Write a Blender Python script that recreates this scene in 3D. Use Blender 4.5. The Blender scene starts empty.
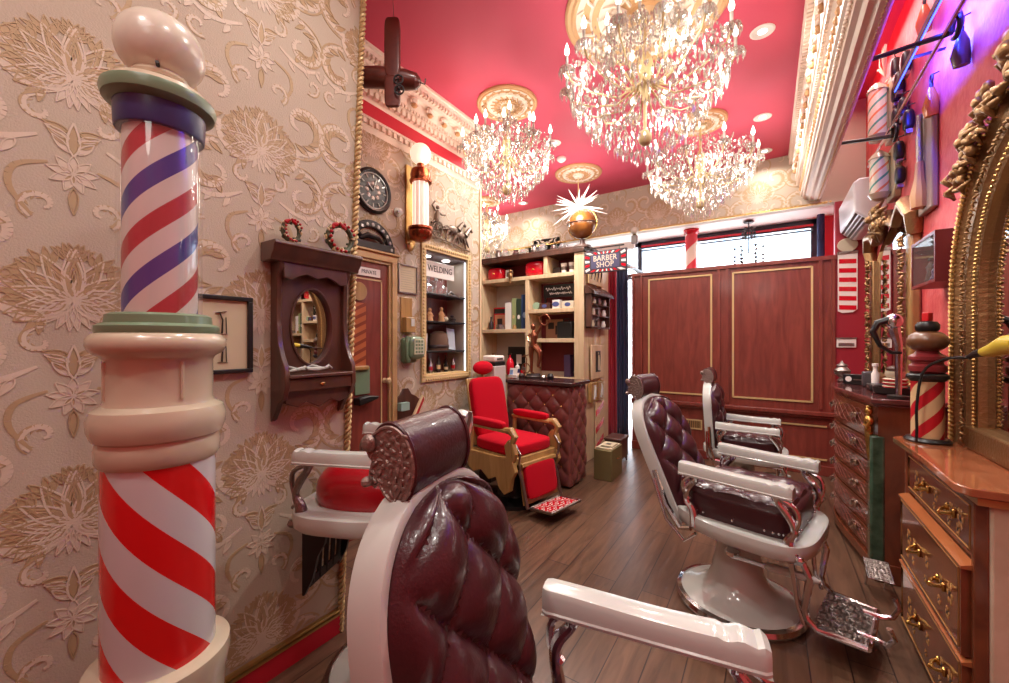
import bpy, math, random
from mathutils import Matrix, Vector
PI = math.pi
R = math.radians
scn = bpy.context.scene
col = scn.collection
random.seed(7)
# ------------------------------------------------------------------ camera
cam_d = bpy.data.cameras.new('camera')
cam = bpy.data.objects.new('camera', cam_d); col.objects.link(cam)
cam_d.sensor_width = 36; cam_d.lens = 36 * 399 / 1009
cam_d.clip_start = .02
cam.location = (0, 0, 1.37); cam.rotation_euler = (R(90), 0, R(33.44))
scn.camera = cam
# ------------------------------------------------------------------ world, lights, exposure
w = bpy.data.worlds.new('world'); scn.world = w; w.use_nodes = True
bg = w.node_tree.nodes['Background']
bg.inputs[0].default_value = (.86, .93, 1, 1); bg.inputs[1].default_value = 12
scn.view_settings.view_transform = 'Standard'
scn.view_settings.look = 'None'
scn.view_settings.gamma = 1
scn.view_settings.use_curve_mapping = False
scn.view_settings.exposure = .46
scn.cycles.use_denoising = True
scn.cycles.max_bounces = 8
scn.cycles.transparent_max_bounces = 24
scn.cycles.caustics_reflective = False
scn.cycles.caustics_refractive = False
scn.cycles.sample_clamp_indirect = 4

def point(name, loc, power, color=(1, .84, .68), r=.06):
    l = bpy.data.lights.new(name, 'POINT'); l.energy = power; l.color = color; l.shadow_soft_size = r
    o = bpy.data.objects.new(name, l); col.objects.link(o); o.location = loc; return o
def area(name, loc, rot, sx, sy, power, color=(1, .86, .72), spread=180):
    l = bpy.data.lights.new(name, 'AREA'); l.energy = power; l.color = color; l.shape = 'RECTANGLE'
    l.size = sx; l.size_y = sy; l.spread = R(spread)
    o = bpy.data.objects.new(name, l); col.objects.link(o); o.location = loc; o.rotation_euler = rot; return o
WARM = (1, .97, .88)
CH_BIG = (-.61, 2.44); CH_LEFT = (-1.81, 2.78); CH_FAR = (-.51, 3.98); CH_ALCOVE = (-3.3, 4.55); STAR = (-1.86, 4.39)
for nm, (cx, cy), z, rr, n, pw in (('big', CH_BIG, 2.88, .4, 5, 4.6), ('left', CH_LEFT, 2.86, .3, 4, 4.2), ('far', CH_FAR, 2.86, .36, 4, 4.2), ('alcove', CH_ALCOVE, 2.93, .25, 3, 8)):
    for k in range(n):
        a = 2 * PI * k / n + .3
        point('candle_glow_' + nm, (cx + rr * math.cos(a), cy + rr * math.sin(a), z), pw, WARM, .05)
point('candle_glow_near', (-.75, -.35, 2.75), 9, WARM, .25)     # two fill points added behind the camera, no chandelier hangs there
point('candle_glow_near', (-.1, -.9, 2.6), 6, WARM, .25)
for (x, y) in ((-.03, 3.03), (-.04, 4.19), (-.03, 4.95), (-2.92, 4.91), (-1.78, 3.59), (-.1, 1.6), (-1.1, .9), (-.9, -.6), (0, .3)):  # last four are fill lamps added out of view, without fixtures
    area('downlight_lamp', (x, y, 3.32), (0, 0, 0), .1, .1, 4 if y > 4.6 else (6.5 if y < 1 else (26 if x < -1.5 else 12)), (1, .96, .88), 150)
point('starburst_glow', (STAR[0] + .1, STAR[1] - .35, 2.85), 9, (1, .93, .85), .15)
point('shelf_glow', (-2.5, 3.75, 2.75), 5, (1, .93, .85), .15)  # added fill with no fixture, brightens the inside of the shelf unit
area('niche_lamp', (-2.5, 2.7, 2.12), (0, 0, 0), .1, .4, 4, (.85, .95, 1))
area('cove_lamp', (.63, 3.9, 3.7), (0, R(25), 0), .1, 1.9, 12, (1, .86, .82))
area('led_lamp', (.665, 2.5, 2.93), (0, R(-90), 0), .03, 1.5, 85, (.03, .05, 1))

# ------------------------------------------------------------------ colour + materials
def S(r, g, b, a=1):
    f = lambda c: (c / 255 / 12.92) if c / 255 <= .04045 else ((c / 255 + .055) / 1.055) ** 2.4
    return (f(r), f(g), f(b), a)
MATS = {}
def mat(name, color, rough=.5, metal=0, spec=.5, coat=0, emit=None, es=0, bump=0, bscale=40, noise=None, nscale=6, sheen=0, trans=0):
    if name in MATS: return MATS[name]
    m = bpy.data.materials.new(name); m.use_nodes = True
    nt = m.node_tree; b = nt.nodes['Principled BSDF']
    b.inputs['Base Color'].default_value = color; b.inputs['Roughness'].default_value = rough
    b.inputs['Metallic'].default_value = metal; b.inputs['Specular IOR Level'].default_value = spec
    b.inputs['Coat Weight'].default_value = coat; b.inputs['Coat Roughness'].default_value = .08
    b.inputs['Sheen Weight'].default_value = sheen; b.inputs['Transmission Weight'].default_value = trans
    if emit: b.inputs['Emission Color'].default_value = emit; b.inputs['Emission Strength'].default_value = es
    if noise or bump:
        tc = nt.nodes.new('ShaderNodeTexCoord')
    if noise:
        n = nt.nodes.new('ShaderNodeTexNoise'); n.inputs['Scale'].default_value = nscale; n.inputs['Detail'].default_value = 4
        nt.links.new(tc.outputs['Object'], n.inputs['Vector'])
        rp = nt.nodes.new('ShaderNodeValToRGB'); rp.color_ramp.elements[0].position = .35; rp.color_ramp.elements[1].position = .68
        rp.color_ramp.elements[0].color = color; rp.color_ramp.elements[1].color = noise
        nt.links.new(n.outputs['Fac'], rp.inputs[0]); nt.links.new(rp.outputs[0], b.inputs['Base Color'])
    if bump:
        n2 = nt.nodes.new('ShaderNodeTexNoise'); n2.inputs['Scale'].default_value = bscale; n2.inputs['Detail'].default_value = 3
        nt.links.new(tc.outputs['Object'], n2.inputs['Vector'])
        bp = nt.nodes.new('ShaderNodeBump'); bp.inputs['Strength'].default_value = bump; bp.inputs['Distance'].default_value = .01
        nt.links.new(n2.outputs['Fac'], bp.inputs['Height']); nt.links.new(bp.outputs[0], b.inputs['Normal'])
    MATS[name] = m; return m
def wood(name, c1, c2, rough=.4, coat=.3, scale=(1, 1, 1), dist=6, wscale=3):
    if name in MATS: return MATS[name]
    m = bpy.data.materials.new(name); m.use_nodes = True; nt = m.node_tree; b = nt.nodes['Principled BSDF']
    tc = nt.nodes.new('ShaderNodeTexCoord'); mp = nt.nodes.new('ShaderNodeMapping'); mp.inputs['Scale'].default_value = scale
    n = nt.nodes.new('ShaderNodeTexNoise'); n.inputs['Scale'].default_value = wscale; n.inputs['Detail'].default_value = 6; n.inputs['Distortion'].default_value = dist * .2
    nt.links.new(tc.outputs['Object'], mp.inputs[0]); nt.links.new(mp.outputs[0], n.inputs['Vector'])
    rp = nt.nodes.new('ShaderNodeValToRGB'); rp.color_ramp.elements[0].position = .3; rp.color_ramp.elements[1].position = .7
    rp.color_ramp.elements[0].color = c1; rp.color_ramp.elements[1].color = c2
    nt.links.new(n.outputs['Fac'], rp.inputs[0]); nt.links.new(rp.outputs[0], b.inputs['Base Color'])
    b.inputs['Roughness'].default_value = rough; b.inputs['Coat Weight'].default_value = coat; b.inputs['Coat Roughness'].default_value = .1
    MATS[name] = m; return m
def stripes(name, cols, n, lead, rough=.25, coat=.3, widths=None):
    """helical stripes round the local z axis; lead in metres per turn (negative turns the other way)"""
    if name in MATS: return MATS[name]
    m = bpy.data.materials.new(name); m.use_nodes = True; nt = m.node_tree; b = nt.nodes['Principled BSDF']
    tc = nt.nodes.new('ShaderNodeTexCoord'); sp = nt.nodes.new('ShaderNodeSeparateXYZ'); nt.links.new(tc.outputs['Object'], sp.inputs[0])
    def mt(op, a, c=None):
        q = nt.nodes.new('ShaderNodeMath'); q.operation = op
        for i, v in enumerate((a, c)):
            if v is None: continue
            if isinstance(v, (int, float)): q.inputs[i].default_value = v
            else: nt.links.new(v, q.inputs[i])
        return q.outputs[0]
    ang = mt('MULTIPLY', mt('ARCTAN2', sp.outputs[1], sp.outputs[0]), n / (2 * PI))
    zz = mt('MULTIPLY', sp.outputs[2], n / lead)
    fr = mt('FRACT', mt('ADD', mt('SUBTRACT', ang, zz), 100))
    rp = nt.nodes.new('ShaderNodeValToRGB'); rp.color_ramp.interpolation = 'CONSTANT'
    k = len(cols); widths = widths or [1 / k] * k
    e = rp.color_ramp.elements; e[0].color = cols[0]; e[0].position = 0; pos = 0
    for i in range(1, k):
        pos += widths[i - 1]
        if i == 1: e[1].position = pos; e[1].color = cols[1]
        else: x = e.new(pos); x.color = cols[i]
    nt.links.new(fr, rp.inputs[0]); nt.links.new(rp.outputs[0], b.inputs['Base Color'])
    b.inputs['Roughness'].default_value = rough; b.inputs['Coat Weight'].default_value = coat
    MATS[name] = m; return m

CREAMW = S(222, 210, 200)
M_paper = mat('wallpaper_ground', S(184, 168, 150), .7, bump=.15, bscale=180)
M_pl = mat('wallpaper_light_relief', S(206, 188, 170), .5)
M_pg = mat('wallpaper_gold_relief', S(178, 152, 118), .5, metal=.1)
M_red = mat('crimson_paint', S(196, 30, 52), .45, bump=.05, bscale=30)
M_ceil = mat('ceiling_red_paint', S(200, 72, 96), .6, spec=.3)
M_redwall = mat('salmon_red_plaster', S(196, 62, 66), .55, noise=S(216, 98, 94), nscale=9, bump=.3, bscale=35)
M_white = mat('white_paint', S(235, 228, 222), .45)
M_plast = mat('cream_plaster', S(236, 216, 200), .5)
M_pgold = mat('gilded_plaster', S(200, 154, 108), .5, metal=.1)
M_gold = mat('gold', S(200, 162, 100), .32, metal=.9, bump=.25, bscale=90)
M_goldd = mat('antique_gold', S(152, 118, 80), .38, metal=.8, bump=.4, bscale=70)
M_goldp = mat('pale_gold_wood', S(206, 178, 128), .5)
M_brass = mat('brass', S(200, 160, 90), .25, metal=1)
M_chrome = mat('chrome', S(226, 224, 228), .12, metal=1)
M_oldchrome = mat('worn_nickel', S(150, 140, 135), .3, metal=1, bump=.5, bscale=60)
M_iron = mat('dark_iron', S(60, 56, 56), .45, metal=.8)
M_enamel = mat('white_enamel', S(202, 206, 200), .16, coat=.5)
M_creamen = mat('cream_enamel', S(198, 186, 162), .2, coat=.4, bump=.03, bscale=15)
M_leather = mat('oxblood_leather', S(66, 30, 35), .28, coat=.2, bump=.12, bscale=140)
M_leather2 = mat('brown_leather', S(116, 62, 58), .33, coat=.1, bump=.1, bscale=120)
M_redleather = mat('red_leather', S(166, 12, 26), .3, coat=.2)
M_velvet = mat('red_velvet', S(178, 0, 28), .9, spec=.15, sheen=.04, bump=.1, bscale=200)
M_black = mat('black', S(24, 23, 24), .35)
M_dark = mat('dark_brown', S(48, 32, 28), .5)
M_mirror = mat('mirror_glass', S(225, 222, 220), .01, metal=1)
M_green = mat('sage_green_paint', S(112, 136, 108), .35, coat=.2)
M_navy = mat('navy_paint', S(52, 50, 96), .35)
M_paperw = mat('printed_paper', S(196, 180, 150), .7)
M_skin = mat('bronze', S(150, 96, 72), .3, metal=.9)
M_mahog = wood('mahogany_panel', S(110, 46, 38), S(138, 64, 52), .35, .3, (6, 6, .8))
M_walnut = wood('dark_walnut', S(62, 36, 28), S(92, 54, 40), .4, .3, (3, 3, 1))
M_oak = wood('golden_oak', S(150, 112, 62), S(182, 142, 88), .4, .2, (4, 4, .6))
M_beige = wood('pale_oak', S(204, 174, 136), S(224, 200, 164), .5, .1, (5, 5, .7))
M_chest = wood('dark_veneer', S(84, 40, 26), S(120, 62, 38), .22, .5, (2, 2, 1))
M_marq = wood('polished_marquetry', S(90, 42, 28), S(134, 72, 44), .16, .7, (1.2, 1.2, 1), 10)
M_marqtop = wood('amber_burl', S(148, 78, 48), S(186, 112, 76), .1, .8, (2, 1.5, 1), 14)
M_marble = mat('green_marble', S(34, 62, 46), .15, coat=.5, noise=S(72, 100, 80), nscale=14)
M_marblec = mat('cream_marble', S(206, 188, 160), .2, coat=.3, noise=S(226, 214, 190), nscale=8)
M_pearl = mat('frosted_bulb', (1, .9, .8, 1), .4, emit=(1, .86, .68, 1), es=6)
M_led = mat('downlight_disc', (1, .95, .9, 1), .4, emit=(1, .93, .88, 1), es=9)
M_blue = mat('blue_led', (.05, .1, 1, 1), .4, emit=(.03, .06, 1, 1), es=7)
M_globe = mat('opal_globe', S(208, 200, 184), .25, coat=.3)
M_opal = mat('lit_opal_glass', (1, .85, .72, 1), .3, emit=(1, .74, .56, 1), es=1.1)
def glassy(name, tint, tr=.45, gl=.35, rough=.03):
    m = bpy.data.materials.new(name); m.use_nodes = True; nt = m.node_tree; nt.nodes.remove(nt.nodes['Principled BSDF'])
    out = nt.nodes['Material Output']; a = nt.nodes.new('ShaderNodeBsdfTransparent'); g = nt.nodes.new('ShaderNodeBsdfGlossy'); d = nt.nodes.new('ShaderNodeBsdfTranslucent')
    df = nt.nodes.new('ShaderNodeBsdfDiffuse'); m0 = nt.nodes.new('ShaderNodeMixShader'); m0.inputs[0].default_value = .5
    nt.links.new(d.outputs[0], m0.inputs[1]); nt.links.new(df.outputs[0], m0.inputs[2])
    for q in (g, d, df): q.inputs[0].default_value = tint
    g.inputs['Roughness'].default_value = rough
    m1 = nt.nodes.new('ShaderNodeMixShader'); m1.inputs[0].default_value = gl / max(1e-3, 1 - tr); nt.links.new(m0.outputs[0], m1.inputs[1]); nt.links.new(g.outputs[0], m1.inputs[2])
    m2 = nt.nodes.new('ShaderNodeMixShader'); m2.inputs[0].default_value = 1 - tr; nt.links.new(a.outputs[0], m2.inputs[1]); nt.links.new(m1.outputs[0], m2.inputs[2])
    nt.links.new(m2.outputs[0], out.inputs[0]); MATS[name] = m; return m
M_cry = glassy('cut_crystal', (.7, .66, .61, 1), .44, .4, .12)
M_glass = glassy('clear_glass', (.95, .97, .97, 1), .86, .1, .02)
M_bottle = glassy('bottle_glass', (.9, .93, .92, 1), .5, .3, .05)

# ------------------------------------------------------------------ mesh builder
class MB:
    def __init__(s, M=None): s.v = []; s.f = []; s.m = []; s.M = M or Matrix()
    def add(s, vs, fs, mi=0):
        b = len(s.v); s.v += [s.M @ Vector(p) for p in vs]
        s.f += [tuple(i + b for i in f) for f in fs]; s.m += [mi] * len(fs); return s
    def box(s, x0, x1, y0, y1, z0, z1, mi=0):
        return s.add([(x0, y0, z0), (x1, y0, z0), (x1, y1, z0), (x0, y1, z0), (x0, y0, z1), (x1, y0, z1), (x1, y1, z1), (x0, y1, z1)],
                     [(3, 2, 1, 0), (4, 5, 6, 7), (0, 1, 5, 4), (1, 2, 6, 5), (2, 3, 7, 6), (3, 0, 4, 7)], mi)
    def cbox(s, c, sz, rot=(0, 0, 0), mi=0):
        K = s.M; s.M = K @ Matrix.Translation(c) @ (Matrix.Rotation(rot[2], 4, 'Z') @ Matrix.Rotation(rot[1], 4, 'Y') @ Matrix.Rotation(rot[0], 4, 'X'))
        s.box(-sz[0] / 2, sz[0] / 2, -sz[1] / 2, sz[1] / 2, -sz[2] / 2, sz[2] / 2, mi); s.M = K; return s
    def tube(s, pts, r, n=8, mi=0, closed=False, flat=1):
        pts = [Vector(p) for p in pts]; k = len(pts); rs = r if isinstance(r, (list, tuple)) else [r] * k
        T = []
        for i in range(k):
            a = pts[(i - 1) % k] if (closed or i > 0) else pts[i]; b = pts[(i + 1) % k] if (closed or i < k - 1) else pts[i]
            T.append((b - a).normalized())
        up = Vector((0, 0, 1)) if abs(T[0].z) < .9 else Vector((1, 0, 0))
        nrm = (up - T[0] * up.dot(T[0])).normalized(); vs = []; fs = []
        for i in range(k):
            nrm = (nrm - T[i] * nrm.dot(T[i])); nrm = nrm.normalized() if nrm.length > 1e-6 else T[i].orthogonal().normalized()
            bi = T[i].cross(nrm)
            for j in range(n):
                a = 2 * PI * j / n; vs.append(pts[i] + (nrm * math.cos(a) * flat + bi * math.sin(a)) * rs[i])
        for i in range(k if closed else k - 1):
            for j in range(n):
                a = i * n + j; b = i * n + (j + 1) % n; i2 = (i + 1) % k; fs.append((a, b, i2 * n + (j + 1) % n, i2 * n + j))
        if not closed: fs.append(tuple(range(n))[::-1]); fs.append(tuple((k - 1) * n + j for j in range(n)))
        return s.add(vs, fs, mi)
    def stube(s, pts, r, n=8, mi=0, k=4, **kw):
        rs = r if isinstance(r, (list, tuple)) else [r] * len(pts); P4 = [Vector(p).to_4d() for p in pts]
        for p, q in zip(P4, rs): p.w = q
        q = [P4[0]] + P4 + [P4[-1]]; out = []
        for i in range(1, len(q) - 2):
            for j in range(k):
                t = j / k; out.append(.5 * (2 * q[i] + (q[i + 1] - q[i - 1]) * t + (2 * q[i - 1] - 5 * q[i] + 4 * q[i + 1] - q[i + 2]) * t * t + (3 * q[i] - q[i - 1] - 3 * q[i + 1] + q[i + 2]) * t ** 3))
        out.append(P4[-1]); return s.tube([p.xyz for p in out], [max(.0008, p.w) for p in out], n, mi, **kw)
    def lathe(s, prof, n=32, mi=0, c=(0, 0, 0), sx=1, sy=1, mis=None):
        vs = []; fs = []
        for (r, z) in prof:
            for j in range(n):
                a = 2 * PI * j / n; vs.append((c[0] + r * sx * math.cos(a), c[1] + r * sy * math.sin(a), c[2] + z))
        k = len(prof)
        b = len(s.v); s.v += [s.M @ Vector(p) for p in vs]
        for i in range(k - 1):
            for j in range(n):
                s.f.append((b + i * n + j, b + i * n + (j + 1) % n, b + (i + 1) * n + (j + 1) % n, b + (i + 1) * n + j)); s.m.append(mis[i] if mis else mi)
        for i in (0, k - 1):
            if prof[i][0] > 1e-4:
                f = tuple(b + i * n + j for j in range(n)); s.f.append(f[::-1] if i == 0 else f); s.m.append((mis[0] if i == 0 else mis[-1]) if mis else mi)
        return s
    def ell(s, c, r, n=12, mi=0, rot=(0, 0, 0), e=1):
        if isinstance(r, (int, float)): r = (r, r, r)
        K = s.M; s.M = K @ Matrix.Translation(c) @ (Matrix.Rotation(rot[2], 4, 'Z') @ Matrix.Rotation(rot[1], 4, 'Y') @ Matrix.Rotation(rot[0], 4, 'X'))
        pw = lambda q: math.copysign(abs(q) ** e, q)
        vs = []; fs = []; m = max(4, n // 2 if e == 1 else n)
        for i in range(m + 1):
            ph = -PI / 2 + PI * i / m
            for j in range(n):
                a = 2 * PI * j / n; vs.append((r[0] * pw(math.cos(ph)) * pw(math.cos(a)), r[1] * pw(math.cos(ph)) * pw(math.sin(a)), r[2] * pw(math.sin(ph))))
        for i in range(m):
            for j in range(n): fs.append((i * n + j, i * n + (j + 1) % n, (i + 1) * n + (j + 1) % n, (i + 1) * n + j))
        s.add(vs, fs, mi); s.M = K; return s
    def prism(s, poly, a, b, plane='xz', mi=0):
        def P(p, q): return {'xz': (p[0], q, p[1]), 'xy': (p[0], p[1], q), 'yz': (q, p[0], p[1])}[plane]
        k = len(poly); vs = [P(p, a) for p in poly] + [P(p, b) for p in poly]
        fs = [tuple(range(k)), tuple(range(k, 2 * k))[::-1]] + [(i, i + k, (i + 1) % k + k, (i + 1) % k) for i in range(k)]
        return s.add(vs, fs, mi)
    def grid(s, fn, nu, nv, mi=0, closeu=False):
        vs = [fn(i / nu, j / nv) for j in range(nv + 1) for i in range(nu + (0 if closeu else 1))]; w = nu if closeu else nu + 1
        fs = [(j * w + i, j * w + (i + 1) % w, (j + 1) * w + (i + 1) % w, (j + 1) * w + i) for j in range(nv) for i in range(nu)]
        return s.add(vs, fs, mi)
    def gem(s, c, r, h, mi=0, tw=0):
        x, y, z = c; q = [(x + r * math.cos(tw + k * PI / 2), y + r * math.sin(tw + k * PI / 2), z + h * .15) for k in range(4)]
        return s.add(q + [(x, y, z + h * .5), (x, y, z - h * .5)], [(0, 1, 4), (1, 2, 4), (2, 3, 4), (3, 0, 4), (1, 0, 5), (2, 1, 5), (3, 2, 5), (0, 3, 5)], mi)
    def build(s, name, mats, parent=None, smooth=35, bevel=0, seg=2, sub=0):
        me = bpy.data.meshes.new(name); me.from_pydata([tuple(p) for p in s.v], [], s.f)
        if not isinstance(mats, (list, tuple)): mats = [mats]
        for m in mats: me.materials.append(m)
        me.polygons.foreach_set('material_index', s.m)
        if smooth:
            me.polygons.foreach_set('use_smooth', [True] * len(s.f)); me.update(); me.set_sharp_from_angle(angle=R(smooth))
        me.update()
        o = bpy.data.objects.new(name, me); col.objects.link(o)
        if parent: o.parent = parent
        if bevel: b = o.modifiers.new('b', 'BEVEL'); b.width = bevel; b.segments = seg; b.limit_method = 'ANGLE'; b.angle_limit = R(40)
        if sub: b = o.modifiers.new('s', 'SUBSURF'); b.levels = sub; b.render_levels = sub
        return o
def thing(name, label, cat, loc=(0, 0, 0), rz=0, group=None):
    o = bpy.data.objects.new(name, None); col.objects.link(o); o.location = loc; o.rotation_euler = (0, 0, rz); o.empty_display_size = .1
    return tag(o, label, cat, group)
def tag(o, label, cat, group=None):
    o['label'] = label; o['category'] = cat
    if group: o['group'] = group
    return o
def struct(o): o['kind'] = 'structure'; return o
def place(o, loc, rz=0): o.location = loc; o.rotation_euler = (0, 0, rz); return o
def copy_tree(o, parent=None):
    c = o.copy(); col.objects.link(c)
    if parent: c.parent = parent; c.matrix_parent_inverse = o.matrix_parent_inverse.copy()
    for ch in list(o.children): copy_tree(ch, c)
    return c
FONT = {}
def text(s, size, m, parent, loc, rot=(R(90), 0, 0), name='lettering', ext=.001, align='CENTER', sx=1):
    cu = bpy.data.curves.new(name, 'FONT'); cu.body = s; cu.size = size; cu.extrude = ext; cu.align_x = align; cu.align_y = 'CENTER'
    cu.resolution_u = 2
    cu.materials.append(m); q = bpy.data.objects.new(name, cu); col.objects.link(q); bpy.context.view_layer.update()
    me = bpy.data.meshes.new_from_object(q.evaluated_get(bpy.context.evaluated_depsgraph_get())); bpy.data.objects.remove(q)
    o = bpy.data.objects.new(name, me); col.objects.link(o); o.parent = parent; o.location = loc; o.rotation_euler = rot; o.scale = (sx, 1, 1)
    return o
def circ(r, n, c=(0, 0), sx=1, sy=1, a0=0, a1=2 * PI): return [(c[0] + r * sx * math.cos(a0 + (a1 - a0) * i / n), c[1] + r * sy * math.sin(a0 + (a1 - a0) * i / n)) for i in range(n)]
def Ring(r, n, z=0, a0=0, a1=2 * PI, c=(0, 0)): return [(c[0] + r * math.cos(a0 + (a1 - a0) * i / n), c[1] + r * math.sin(a0 + (a1 - a0) * i / n), z) for i in range(n + (1 if a1 - a0 < 6.28 else 0))]

# ------------------------------------------------------------------ damask relief of the wallpaper (embossed paper)
def leaf(out, x, y, ang, L, wd, mi=0, bend=0):
    pts = []; n = 5
    for side in (1, -1):
        for i in (range(n + 1) if side == 1 else range(n - 1, 0, -1)):
            t = i / n; wv = wd * math.sin(PI * t ** .8) * .5 * side; a = ang + bend * t
            pts.append((x + L * t * math.cos(a) - wv * math.sin(a), y + L * t * math.sin(a) + wv * math.cos(a)))
    out.append((pts, mi))
    if L > .045:                                         # raised outline and midrib
        k = len(pts)
        for i in range(k): (a0, b0), (a1, b1) = pts[i], pts[(i + 1) % k]; d = math.hypot(a1 - a0, b1 - b0) or 1e-6; q = .0016 if L < .09 else .0024; ox, oy = -(b1 - b0) / d * q, (a1 - a0) / d * q; out.append(([(a0 - ox, b0 - oy), (a1 - ox, b1 - oy), (a1 + ox, b1 + oy), (a0 + ox, b0 + oy)], 20 + (1 - mi if L > .09 else mi)))
def ribbon(out, pts, wd, mi=0):
    if len(pts) < 7:
        q = [pts[0]] + list(pts) + [pts[-1]]; new = []
        for i in range(1, len(q) - 2):
            for s_ in range(4):
                t = s_ / 4; new.append(tuple(.5 * (2 * q[i][d] + (q[i + 1][d] - q[i - 1][d]) * t + (2 * q[i - 1][d] - 5 * q[i][d] + 4 * q[i + 1][d] - q[i + 2][d]) * t * t + (3 * q[i][d] - q[i - 1][d] - 3 * q[i + 1][d] + q[i + 2][d]) * t ** 3) for d in (0, 1)))
        pts = new + [pts[-1]]
    k = len(pts)
    for i in range(k - 1):
        (x0, y0), (x1, y1) = pts[i], pts[i + 1]; L = math.hypot(x1 - x0, y1 - y0) or 1e-6; nx, ny = -(y1 - y0) / L, (x1 - x0) / L
        w0 = wd * (.35 + .65 * math.sin(PI * (i + .3) / k)) / 2; w1 = wd * (.35 + .65 * math.sin(PI * (i + 1.3) / k)) / 2
        out.append(([(x0 + nx * w0, y0 + ny * w0), (x0 - nx * w0, y0 - ny * w0), (x1 - nx * w1, y1 - ny * w1), (x1 + nx * w1, y1 + ny * w1)], mi + 10))
def spiral(cx, cy, r0, r1, a0, a1, n): return [(cx + (r0 + (r1 - r0) * t / n) * math.cos(a0 + (a1 - a0) * t / n), cy + (r0 + (r1 - r0) * t / n) * math.sin(a0 + (a1 - a0) * t / n)) for t in range(n + 1)]
def motif():
    h = []
    for k in range(6):                                   # palmette, right half
        a = R(90 - 2 - k * 25); L = .15 - .01 * k
        leaf(h, .0, -.03, a, L, .044, 1)
        leaf(h, .012 * math.cos(a), -.03 + .012 * math.sin(a), a, L * .7, .026, 0)
        leaf(h, .02 * math.cos(a), -.03 + .02 * math.sin(a), a, L * .5, .013, 1)
        px, py = L * .95 * math.cos(a), -.03 + L * .95 * math.sin(a)
        for q in (-.8, -.3, .3, .8): leaf(h, px * .8, py * .8 - .006, a + q, .055, .017, 1)
    for k in range(4): leaf(h, 0, -.035, R(-30 - k * 18), .085, .022, 0)
    for k in range(5): leaf(h, 0, .34, R(90 - k * 40), .055, .023, 0); leaf(h, 0, .34, R(70 - k * 40), .035, .014, 1)
    leaf(h, 0, .3, R(-90), .08, .02, 1); leaf(h, 0, .39, R(90), .1, .026, 1)
    for k in range(4): leaf(h, .008, .4 + k * .02, R(50 - 12 * k), .055, .018, k % 2)
    def scroll(cx, cy, r0, a0, a1, n, wd, sg):
        s1 = spiral(cx, cy, r0, r0 * .18, R(a0), R(a1), n); ribbon(h, s1, wd, 0)
        s2 = spiral(cx, cy, r0 * 1.16, r0 * .6, R(a0), R(a0 + (a1 - a0) * .6), n); ribbon(h, s2, wd * .4, 1)
        for i in range(1, int(n * .8)):
            x, y = s1[i]; a = math.atan2(y - cy, x - cx)
            if i % 2: leaf(h, x, y, a + PI + .8 * sg, r0 * .52, r0 * .16, 1)
            else: leaf(h, x, y, a + PI + 1.2 * sg, r0 * .34, r0 * .13, 0)
            if i < n * .5 and i % 2: leaf(h, x, y, a - .9 * sg, r0 * .3, r0 * .12, i % 4 // 2)
    scroll(.165, .135, .13, -115, 235, 26, .026, 1)
    scroll(.17, -.165, .105, 100, -250, 22, .022, -1)
    scroll(.062, .235, .045, -60, 240, 12, .014, 1)
    scroll(.215, .335, .04, -120, 200, 12, .013, 1)
    scroll(.065, .5, .042, 100, -200, 12, .014, -1)
    ribbon(h, [(.02, -.07), (.06, -.085), (.1, -.08), (.14, -.04), (.15, .0), (.13, .02)], .022, 0)
    ribbon(h, [(.08, .2), (.12, .27), (.11, .33), (.05, .36)], .014, 1); ribbon(h, [(.07, .43), (.13, .40), (.19, .39), (.25, .42)], .017, 0)
    for k in range(5): leaf(h, .11 + k * .03, .40 + k * .004, R(65 if k % 2 else -60), .05, .018, k % 2)
    out = list(h)
    for pts, mi in h: out.append(([(-x, y) for x, y in pts][::-1], mi))
    return out
MOT = motif()
def damask(mb, u0, u1, v0, v1, fn, ou, ov, tw=.52, th=.65, hole=None, sc=1, edge=None):
    """stamps the motif over u0..u1 x v0..v1; fn(u, v, lift) gives the wall point"""
    i0 = math.floor((u0 - ou) / tw) - 1; i1 = math.ceil((u1 - ou) / tw) + 1; j0 = math.floor((v0 - ov) / th) - 1; j1 = math.ceil((v1 - ov) / th) + 1
    for i in range(i0, i1 + 1):
        for j in range(j0, j1 + 1):
            cx, cy = ou + i * tw, ov + j * th
            for im, (pts, mi) in enumerate(MOT):
                kind, mi = mi // 10, mi % 10; shr = (.8, 1, 1)[kind]
                lf = (.0005, .0012, .0019)[kind] + .0006 * ((im * 37) % 101) / 101
                pp = [(cx + x * sc, cy + y * sc) for x, y in pts]
                mu = sum(p[0] for p in pp) / len(pp); mv = sum(p[1] for p in pp) / len(pp)
                ue = edge(mv) if edge else u1
                if mu < u0 or mu > ue or mv < v0 or mv > v1: continue
                if hole and any(a < mu < b and c < mv < d for a, b, c, d in hole): continue
                pp = [(min(max(a, u0), ue), min(max(b, v0), v1)) for a, b in pp]
                k = len(pp); vs = [fn(a, b, -.001) for a, b in pp] + [fn(mu + (a - mu) * shr, mv + (b - mv) * shr, lf) for a, b in pp]
                mb.add(vs, [tuple(range(k, 2 * k))] + [(q, (q + 1) % k, (q + 1) % k + k, q + k) for q in range(k)], 1 + mi)

# ------------------------------------------------------------------ room
LW, BW, RW, YB, ZC = -1.70, -2.40, .80, 5.20, 3.35
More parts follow.
